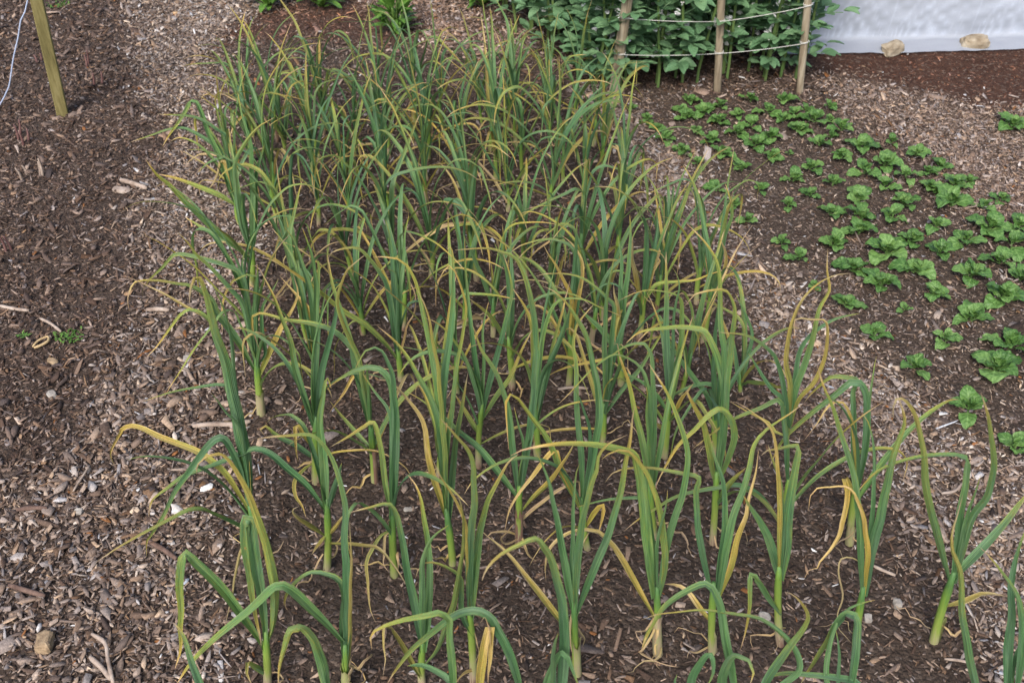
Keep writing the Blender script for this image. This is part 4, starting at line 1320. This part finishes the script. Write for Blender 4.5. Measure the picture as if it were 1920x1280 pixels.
# ------------------------------------------------------------------ left-hand bits
def build_left():
    b = at(118, 215)
    t = at_depth(69, 0, b.y - .03)
    ax = (t - b); L = ax.length * 1.6; ax.normalize()
    h = 23 / F_PX * (b - CAM).length * .5 * .8
    e1 = (Vector((1, .35, 0)) - ax * ax.dot(Vector((1, .35, 0)))).normalized(); e2 = ax.cross(e1)
    v, f = [], []
    n = 16
    prof = [(-1, -.86), (-.86, -1), (.86, -1), (1, -.86), (1, .86), (.86, 1), (-.86, 1), (-1, .86)]
    for i in range(n + 1):
        c = ax * (-.05 + (L + .05) * i / n)
        for (p, q) in prof:
            k = h * (1 + .05 * noise.noise((i * .7, p, q)))
            v.append(c + e1 * p * k + e2 * q * k)
    for i in range(n):
        for k in range(8):
            k2 = (k + 1) % 8
            f.append((i * 8 + k, i * 8 + k2, i * 8 + 8 + k2, i * 8 + 8 + k))
    f.append(tuple(reversed(range(8)))); f.append(tuple(range(n * 8, n * 8 + 8)))
    o = link('wooden_stake', mesh_from(v, f, smooth=False), M['stake'], None, b)
    tag(o, 'square mossy wooden stake leaning left in the left-hand bed', 'stake')
    Y = b.y - .10
    path = [(72, -60), (52, 0), (47, 22), (39, 38), (34, 70), (26, 105), (22, 130), (17, 162), (8, 182), (0, 196), (-25, 214)]
    pts = [at_depth(x, y, Y) for x, y in path] 
    end = at(-70, 240); end.z = .004
    top = b + ax * (L * .93)
    pts = [top + Vector((0, -.02, 0))] + pts + [end]
    v, f, uv = tube(catmull(pts, .03), .0022, 6)
    mb = MB(); mb.add([q - b for q in v], f, None, uv)
    tag(mb.build('twine', M['bluestring'], None, b), 'slack pale blue twine hanging down beside the leaning stake', 'twine')

    def stick(name, pxs, w, mat, lab, cat, sides=7, z=.012, group=None):
        P = [at(x, y, z) for x, y in pxs]
        for p in P: p.z = ground_z(p.x, p.y) + z
        P = catmull(P, .008)
        r = w / F_PX * (P[0] - CAM).length * .5
        v, f, uv = tube(P, [r * (1 + .18 * noise.noise((i * .5, w, 2))) * (1 if 0 < i < len(P) - 1 else .7) for i in range(len(P))], sides, squash=.8)
        o0 = P[0].copy()
        mb = MB(); mb.add([q - o0 for q in v], f, None, uv)
        return tag(mb.build(name, mat, None, o0), lab, cat, group)
    stick('stick', [(361, 797), (400, 794), (440, 795), (470, 790)], 9, M['stick'], 'pale straight stick lying left of a garlic stem', 'stick')
    stick('stick', [(1046, 730), (1072, 727), (1103, 729)], 6, M['stick'], 'thin grey stick lying among the garlic in middle of bed', 'stick')
    stick('stick', [(212, 1280), (202, 1235), (197, 1205), (172, 1188)], 8, M['stick'], 'bleached branching twig lying at bottom left corner', 'stick', z=.02)
    stick('stick', [(207, 1272), (190, 1250), (168, 1230)], 9, M['stick'], 'bleached twig piece lying left of the branching twig at bottom left', 'stick', z=.016)
    stick('twig', [(277, 1012), (303, 1026), (330, 1045)], 9, M['browntwig'], 'dark brown twig on chips left of the front garlic', 'twig')
    stick('twig', [(17, 1097), (48, 1107), (85, 1118)], 9, M['browntwig'], 'reddish brown twig lying near left edge of the chip path', 'twig')
    stick('twig', [(30, 953), (60, 950), (88, 951)], 8, M['browntwig'], 'dark twig on chips by the left edge, below the moss', 'twig')
    stick('stick', [(137, 920), (152, 896), (168, 872)], 5, M['stick'], 'thin pale stick pointing up the left chip path', 'stick')
    stick('stick', [(225, 336), (250, 343), (275, 352)], 8, M['stick'], 'grey stick on the path beside a pale bark flake', 'stick')
    stick('stick', [(0, 575), (25, 580), (55, 583)], 6, M['stick'], 'bleached stick at left edge of the dark bed', 'stick')
    stick('stick', [(275, 582), (300, 581), (318, 583)], 8, M['stick'], 'short bleached stick left of yellow garlic leaf tips', 'stick')
    stick('stick', [(75, 597), (95, 607), (115, 623)], 5, M['stick'], 'thin pale stick beside the small green weed', 'stick')
    stick('straw', [(62, 651), (72, 640), (90, 632), (91, 640), (76, 649), (64, 653)], 5, M['straw'], 'curled loop of dry straw left of the small green weed', 'straw')
    stick('stick', [(1636, 1057), (1655, 1066), (1680, 1076)], 6, M['stick'], 'short pale stick lying right of tall garlic near right edge', 'stick')
    stick('stick', [(1772, 1232), (1800, 1235), (1830, 1242)], 5, M['stick'], 'thin pale stick on soil near bottom right corner', 'stick')
    stick('stick', [(1765, 925), (1790, 920), (1805, 905)], 5, M['stick'], 'thin curved stick on path below last spinach plants', 'stick')
    rock(88, 1210, 44, 'squared brown wood chunk among chips at bottom left', 'wood_chunk', 5.2, M['bark'], (1, .7, .6))
    rock(98, 742, 20, 'pale whitish pebble on left chip path', 'pebble', 2.1, M['pebble'])
    rock(352, 677, 18, 'pale lumpy pebble between two left garlic plants', 'pebble', 4.7, M['pebble'])
    rock(148, 960, 17, 'cream pebble on chips above the bottom left', 'pebble', 9.3, M['pebble'])
    rock(1433, 1160, 24, 'grey squared pebble beside a front row garlic stem', 'pebble', 6.4, M['pebble'])
    rock(1683, 1132, 20, 'grey-white pebble right of front garlic near right edge', 'pebble', 7.7, M['pebble'])
    rock(1628, 1158, 18, 'small oval tan pebble beside leaning garlic stem', 'pebble', 1.7, M['pebble'])
    rock(765, 957, 18, 'cream flat pebble between garlic rows', 'pebble', 3.3, M['pebble'], (1, .6, .35))
    rock(228, 357, 40, 'pale bark flake lying on the left chip path', 'bark_flake', 3.1, M['stick'], (1, .45, .16))
    rock(100, 680, 22, 'rounded brown bark lump on the left path', 'bark_flake', 8.8, M['bark'], (1, .6, .4))
    rock(1580, 38 + 0, 1, '', 'pebble', 1, M['pebble']) if False else None

    # red shoots pushing through the left bed
    for k, (px, py, hh, lab) in enumerate(((36, 262, .055, 'dark red shoot cluster at left edge of the dark bed'), (158, 125, .07, 'pinkish shoot standing right of the leaning stake'),
                                  (178, 165, .05, 'short pink shoot near the path edge, right of the stake'), (68, 118, .04, 'small red shoot left of the leaning stake'),
                                  (42, 330, .05, 'dry brown stub left of a taller dry stub'), (80, 330, .06, 'taller dry curved stub in the dark left bed'), (10, 470, .06, 'purple-brown bud at the left edge'))):
        b = at(px, py); b.z = ground_z(b.x, b.y)
        rg = random.Random(px)
        mb = MB()
        for q in range(2 if k else 4):
            o = Vector((rg.uniform(-.02, .02), rg.uniform(-.02, .02), 0)) * (1 if k else 1.6)
            l = Vector((rg.uniform(-.25, .25), rg.uniform(-.2, .2), 1)) * hh * rg.uniform(.6, 1)
            pts = catmull([o - Vector((0, 0, .01)), o + l * .5 + Vector((.003, 0, 0)), o + l], .008)
            v, f, uv = tube(pts, [.0045 * (1 - .75 * (i / len(pts)) ** 2) for i in range(len(pts))], 7)
            mb.add(v, f, None, uv)
        dead = 'dry' in lab
        tag(mb.build('plant_stub' if dead else 'red_shoot', M['stick'] if dead else M['shoot'], None, b), lab, 'stub' if dead else 'shoot')

    # low feathery weed
    for (px, py, w, lab) in ((133, 634, 52, 'small bright green feathery weed on the left chip path'), (46, 633, 12, 'tiny green weed sprout left of the straw loop'), (108, 12, 40, 'faint green weed tuft beside the top of the stake')):
        b = at(px, py); b.z = ground_z(b.x, b.y) + .004
        r = w / F_PX * (b - CAM).length * .5
        rg = random.Random(px)
        mb = MB()
        for q in range(int(60 if w > 20 else 14)):
            a = rg.uniform(0, 6.28); rr = r * math.sqrt(rg.random())
            blade(mb, Vector((math.cos(a) * rr, math.sin(a) * rr * .8, 0)), Vector((rg.uniform(-1, 1), rg.uniform(-1, 1), rg.uniform(.3, 1.2))), Vector((0, 0, 1)), rg.uniform(.008, .016), .005, rg, .3, .3, 4)
        tag(mb.build('weed', M['bush'], None, b), lab, 'weed')

    # leafy bushes at the far end
    for k, (px, py, w, hh, lab) in enumerate(((505, 14, 62, .17, 'small bright green leafy plant at top edge, leftmost of three'), (605, 14, 78, .18, 'green leafy plant at top edge, middle of three'),
                                     (742, 62, 80, .22, 'bright green leafy plant with grey upright shoots behind the garlic'), (905, 10, 60, .2, 'dark green leafy clump at top edge left of bean patch'))):
        b = at(px, py); b.z = ground_z(b.x, b.y)
        r = w / F_PX * (b - CAM).length * .5
        rg = random.Random(px)
        root = empty('leafy_plant', b, lab, 'leafy plant', 'leafy plants beyond the garlic bed')
        fo, st = MB(), MB()
        for q in range(46):
            a = q * 2.4; el = rg.uniform(.1, 1.3)
            d = Vector((math.cos(a) * math.cos(el), math.sin(a) * math.cos(el), math.sin(el)))
            L = rg.uniform(.05, .085)
            base = Vector((math.cos(a), math.sin(a), 0)) * r * rg.uniform(.1, .55) + Vector((0, 0, hh * rg.uniform(.05, .55)))
            blade(fo, base, d, Vector((rg.uniform(-.3, .3), rg.uniform(-.3, .3), 1)), L, L * .42, rg, .3, .35, 6)
            v, f, uv = tube([Vector((0, 0, 0)), base * .6, base], .002, 4); fo.add(v, f, [.3] * len(v), [(.5, .5, .2)] * len(v))
        for q in range(5):
            a = rg.uniform(0, 6.28)
            tip = Vector((math.cos(a) * r * .5, math.sin(a) * r * .5, hh * rg.uniform(.8, 1.15)))
            v, f, uv = tube([Vector((0, 0, 0)), tip * .55, tip], [.0035, .0025, .001], 5); st.add(v, f, None, uv)
            for z in range(8):
                p = tip * (.35 + .08 * z)
                blade(fo, p, Vector((rg.uniform(-1, 1), rg.uniform(-1, 1), .5)), Vector((0, 0, 1)), .028, .010, rg, .3, .2, 4)
        fo.build('foliage', M['bush'], root); st.build('stem', M['beanstem'], root)
# ------------------------------------------------------------------ the ground and its litter
def poly_w(s):
    return np.array([at(float(a.split(',')[0]), float(a.split(',')[1])).xy[:] for a in s.split()])

ZONES = {   # outlines laid on the ground
    'bed': poly_w('420,1500 440,1100 462,780 455,560 428,400 420,250 405,120 430,70 900,95 1050,150 1140,240 1270,430 1400,640 1560,850 1730,1060 1880,1300 1950,1500'),
    'path_r': poly_w('1010,90 1100,190 1200,340 1300,470 1400,620 1560,840 1730,1050 1890,1290 2300,1400 2200,1000 1850,860 1700,740 1560,620 1430,470 1320,340 1210,235 1150,190'),
    'path_t': poly_w('1545,180 1640,250 1760,330 1860,410 2000,440 2250,500 2250,250 1950,205 1700,170 1540,130'),
    'red': poly_w('1520,102 1535,135 1700,172 1950,208 2400,270 2400,60 1520,60'),
    'spin': poly_w('1160,180 1230,240 1340,350 1450,480 1580,620 1720,740 1870,860 2300,1010 2300,520 2000,460 1850,420 1740,330 1620,250 1530,180 1400,160'),
    'path_l': poly_w('230,-40 260,60 275,150 300,260 270,360 250,480 240,600 200,720 120,850 -100,1000 -400,1100 -400,1600 420,1600 440,1100 462,780 455,560 428,400 415,250 400,120 440,40 700,-40'),
    'strip': poly_w('238,-60 265,60 285,150 308,260 318,400 330,520 420,610 466,600 455,400 428,300 415,200 400,120 440,40 720,-60'),
    'far': poly_w('440,30 420,110 560,150 800,120 780,70 690,0 640,-60 500,-60'),
    'path_f': poly_w('640,-60 690,0 790,70 860,110 1010,110 1000,60 900,0 850,-60'),
}

def in_poly(x, y, P):
    c = np.zeros(x.shape, bool)
    n = len(P)
    j = n - 1
    for i in range(n):
        xi, yi = P[i]; xj, yj = P[j]
        if yi != yj:
            k = ((yi > y) != (yj > y)) & (x < (xj - xi) * (y - yi) / (yj - yi) + xi)
            c ^= k
        j = i
    return c

def wob(x, y, s, sd):
    return np.sin(x * s * 1.3 + sd) * np.cos(y * s + sd * 2.1) + .6 * np.sin(x * s * 2.7 + y * s * 1.9 + sd * 3.3) + .4 * np.cos(x * s * 5.1 - y * s * 4.3 + sd)

def zone_of(x, y):
    x = x + .035 * wob(x, y, 6.0, 1.0); y = y + .035 * wob(x, y, 6.5, 4.0)
    z = np.zeros(x.shape, int)            # 0 dark left bed / anything else
    for k, name in enumerate(('path_l', 'far', 'path_f', 'spin', 'path_r', 'path_t', 'red', 'bed', 'strip')):
        z[in_poly(x, y, ZONES[name])] = k + 1
    return z

#            dark  path_l far  path_f spin path_r path_t red  bed
LITTER = np.array([.10, .55, .15, .75, .28, .9, .95, .0, .0, .9])
REDNESS = np.array([.10, .0, .8, .25, .0, .0, .1, 1., .0, .0])

def build_ground():
    def axis(lo, hi, step, far):
        a = list(np.arange(lo, hi, step))
        s = step; x = a[0]; pre = []
        while x > -far: s *= 1.35; x -= s; pre.append(x)
        s = step; x = a[-1]; post = []
        while x < far: s *= 1.35; x += s; post.append(x)
        return np.array(pre[::-1] + a + post)
    xs = axis(-2.3, 2.9, .022, 60); ys = axis(.35, 5.2, .022, 60)
    X, Y = np.meshgrid(xs, ys)
    nx, ny = len(xs), len(ys)
    Z = np.array([[ground_z(x, y) for x in xs] for y in ys])
    near = (np.abs(X - .3) < 2.6) & (Y > .3) & (Y < 5.3)
    fine = np.array([[noise.noise((x * 26, y * 26, 1.3)) for x in xs] for y in ys])
    Z = Z + np.where(near, .0045 * fine, 0)
    co = np.stack([X, Y, Z], -1).reshape(-1, 3).astype(np.float32)
    me = bpy.data.meshes.new('ground')
    nv, nf = nx * ny, (nx - 1) * (ny - 1)
    me.vertices.add(nv); me.vertices.foreach_set('co', co.ravel())
    i = np.arange(nv).reshape(ny, nx)
    q = np.stack([i[:-1, :-1], i[:-1, 1:], i[1:, 1:], i[1:, :-1]], -1).reshape(-1, 4)
    me.loops.add(nf * 4); me.loops.foreach_set('vertex_index', q.ravel().astype(np.int32))
    me.polygons.add(nf); me.polygons.foreach_set('loop_start', (np.arange(nf) * 4).astype(np.int32)); me.polygons.foreach_set('loop_total', np.full(nf, 4, np.int32))
    me.polygons.foreach_set('use_smooth', np.ones(nf, bool))
    me.update(calc_edges=True)
    z = zone_of(X.ravel(), Y.ravel())
    att = me.attributes.new('zone', 'FLOAT_VECTOR', 'POINT')
    zv = np.zeros((nv, 3), np.float32); zv[:, 0] = LITTER[z]; zv[:, 1] = REDNESS[z]
    # soften the zone borders
    for c in (0, 1):
        g = zv[:, c].reshape(ny, nx)
        for _ in range(9):
            g[1:-1, 1:-1] = (g[1:-1, 1:-1] * 2 + g[:-2, 1:-1] + g[2:, 1:-1] + g[1:-1, :-2] + g[1:-1, 2:]) / 6
        zv[:, c] = g.ravel()
    att.data.foreach_set('vector', zv.ravel())
    tag(link('ground', me, M['soil']), 'dark brown garden soil under beds and paths', 'ground', kind='structure')

def hnp(x, y):
    return np.array([ground_z(a, b) for a, b in zip(x, y)])

def build_chips(name, n_try, dens, lens, wid, thick, light, label, tilt=.28, pale=0.02, seed=1, lift=.006):
    """wood chips / shreds as one litter layer: six-sided flakes"""
    g = np.random.default_rng(seed)
    x = g.uniform(-2.5, 3.3, n_try); y = g.uniform(.38, 5.0, n_try)
    px, py = to_px_np(x, y)
    k = (px > -330) & (px < 2250) & (py > -190) & (py < 1520)
    x, y = x[k], y[k]
    z = zone_of(x + g.normal(0, .035, len(x)), y + g.normal(0, .045, len(x)))
    patch = .5 + .5 * np.tanh(1.3 * wob(x, y, 3.1, 2.2))
    d = np.array(dens)[z] * (.62 + .5 * patch)
    far = np.clip((y - 2.2) / 2.5, 0, 1)
    k = g.random(len(x)) < d * (1 - .25 * far)
    x, y, z, far = x[k], y[k], z[k], far[k]
    n = len(x)
    sz = np.array(lens)[z] * np.exp(g.normal(0, .45, n)) * (1 + .25 * far)
    W = sz * g.uniform(wid[0], wid[1], n)
    T = np.clip(W * g.uniform(.15, .4, n), thick[0], thick[1])
    long_ = g.random(n) < .06
    sz[long_] *= 2.0; W[long_] *= .6
    sz = np.minimum(sz, .055)
    yaw = g.uniform(0, 2 * np.pi, n)
    # six-sided outline
    o = np.array([[(-.5, -.12), (-.28, -.5), (.30, -.46), (.5, .08), (.26, .5), (-.32, .44)],
                  [(-.5, -.42), (-.1, -.5), (.48, -.44), (.52, .34), (.05, .5), (-.46, .45)],
                  [(-.62, .05), (-.15, -.46), (.30, -.40), (.62, -.02), (.2, .40), (-.22, .5)],
                  [(-.5, -.5), (.1, -.42), (.55, -.2), (.3, .2), (-.1, .42), (-.5, .5)]])[g.integers(0, 4, n)]
    out = o + g.uniform(-.11, .11, (n, 6, 2))
    X = out[:, :, 0] * sz[:, None]; Yl = out[:, :, 1] * W[:, None]
    bend = g.uniform(-.9, .9, n)
    ta, tb = g.normal(0, tilt, n), g.normal(0, tilt, n)
    Z = bend[:, None] * X * X / np.maximum(sz[:, None], .004) * .25
    base = np.stack([X, Yl, Z], -1)
    tip = np.stack([X * .93, Yl * .9, Z + T[:, None] * g.uniform(.6, 1.2, (n, 6))], -1)
    V = np.concatenate([base, tip], 1)                         # n,12,3
    V[:, :, 2] += ta[:, None] * V[:, :, 0] + tb[:, None] * V[:, :, 1]
    c, s = np.cos(yaw)[:, None], np.sin(yaw)[:, None]
    vx = V[:, :, 0] * c - V[:, :, 1] * s; vy = V[:, :, 0] * s + V[:, :, 1] * c
    zz = hnp(x, y) + g.uniform(-.002, lift, n)
    V = np.stack([vx + x[:, None], vy + y[:, None], V[:, :, 2] + zz[:, None]], -1).astype(np.float32)
    # tones
    li = np.array(light)[z]
    t = np.clip(g.normal(li, .205, n), 0.02, 1)
    pal = np.array([(.030, .019, .014), (.075, .048, .036), (.150, .105, .080), (.270, .205, .165), (.415, .335, .275), (.54, .47, .41)])
    pos = np.array([0, .2, .42, .64, .86, 1.0])
    col = np.stack([np.interp(t, pos, pal[:, c_]) for c_ in range(3)], -1)
    warm = g.normal(0, 1, n)
    col[:, 0] *= 1 + .07 * warm; col[:, 2] *= 1 - .10 * warm
    rd = REDNESS[z]
    col *= (1 - rd[:, None]) + rd[:, None] * np.array([1.10, .74, .62])[None]
    wh = g.random(n) < pale
    col[wh] = g.uniform(.5, .75, (wh.sum(), 1)) * np.array([1, .97, .94])
    og = (g.random(n) < .005)
    col[og] = np.array([.20, .085, .03]) * g.uniform(.7, 1.5, (og.sum(), 1))
    colv = np.ones((n, 12, 4), np.float32); colv[:, :, :3] = np.clip(col, .01, .85)[:, None]
    faces = np.array([(6, 7, 8, 9), (6, 9, 10, 11), (0, 1, 7, 6), (1, 2, 8, 7), (2, 3, 9, 8), (3, 4, 10, 9), (4, 5, 11, 10), (5, 0, 6, 11)])
    F = (faces[None] + (np.arange(n) * 12)[:, None, None]).reshape(-1, 4)
    me = bpy.data.meshes.new(name)
    me.vertices.add(n * 12); me.vertices.foreach_set('co', V.ravel())
    nf = len(F)
    me.loops.add(nf * 4); me.loops.foreach_set('vertex_index', F.ravel().astype(np.int32))
    me.polygons.add(nf); me.polygons.foreach_set('loop_start', (np.arange(nf) * 4).astype(np.int32)); me.polygons.foreach_set('loop_total', np.full(nf, 4, np.int32))
    me.update(calc_edges=True)
    a = me.attributes.new('tone', 'FLOAT_COLOR', 'POINT'); a.data.foreach_set('color', colv.ravel())
    tag(link(name, me, M['chip']), label, 'wood chips', kind='stuff')
    return n

#        dark  path_l far  path_f spin path_r path_t red  bed
n1 = n2 = 0
build_ground()
n1 = build_chips('wood_chips', 820000, (.27, .70, .07, .70, .20, 1.0, 1.0, .01, .11, .95), (.0105, .0115, .009, .010, .0078, .0102, .0078, .008, .0095, .0088), (.20, .52), (.0012, .0060),
                 (.32, .48, .40, .60, .51, .57, .58, .36, .37, .60), 'weathered brown and grey wood chips spread over paths and beds', seed=3, pale=.001, tilt=.38, lift=.008)
n2 = build_chips('bark_shreds', 330000, (.85, .7, .55, .5, .62, .55, .55, .40, .90, .5), (.0085, .008, .008, .008, .0075, .008, .008, .007, .0085, .008), (.16, .42), (.0008, .003),
                 (.27, .39, .38, .54, .44, .54, .57, .32, .33, .55), 'fine dark bark shreds and crumbs mixed into the soil', seed=4, tilt=.3, pale=.0035, lift=.004)
print('chips', n1, n2)
build_traced()
enrich()
build_rows()
label_garlic()
print('garlic', len(PLANTS))
build_spinach()
build_beans()
build_fleece()
build_left()

# ------------------------------------------------------------------ light and camera
w = bpy.data.worlds.new('World'); scene.world = w
w.use_nodes = True
nt = w.node_tree
nt.nodes.clear()
sky = nt.nodes.new('ShaderNodeTexSky'); sky.sky_type = 'NISHITA'; sky.sun_disc = False
sky.sun_elevation = R(47); sky.sun_rotation = R(200); sky.air_density = 1.0; sky.dust_density = 3.0; sky.ozone_density = 1.0
bg = nt.nodes.new('ShaderNodeBackground'); bg.inputs[1].default_value = 0.11
ow = nt.nodes.new('ShaderNodeOutputWorld')
nt.links.new(sky.outputs[0], bg.inputs[0]); nt.links.new(bg.outputs[0], ow.inputs[0])
sl = bpy.data.lights.new('sun', 'SUN'); sl.energy = 1.6; sl.angle = R(22); sl.color = (1.0, .965, .92)
so = bpy.data.objects.new('sun', sl); COL.objects.link(so)
az = R(200); el = R(47)
dirv = Vector((math.sin(az) * math.cos(el), math.cos(az) * math.cos(el), math.sin(el)))
so.rotation_euler = dirv.to_track_quat('Z', 'Y').to_euler()
so.location = dirv * 20

cam = bpy.data.cameras.new('camera')
co = bpy.data.objects.new('camera', cam); COL.objects.link(co)
co.location = CAM; co.rotation_euler = (math.pi / 2 - PITCH, 0, 0)
cam.sensor_width = 36; cam.lens = F_PX / 1920 * 36
cam.clip_start = .02; cam.clip_end = 300
cam.dof.use_dof = True; cam.dof.focus_distance = 1.95; cam.dof.aperture_fstop = 8
scene.camera = co
vs = scene.view_settings
vs.view_transform = 'Standard'; vs.look = 'None'; vs.exposure = 1.2; vs.gamma = 1.0
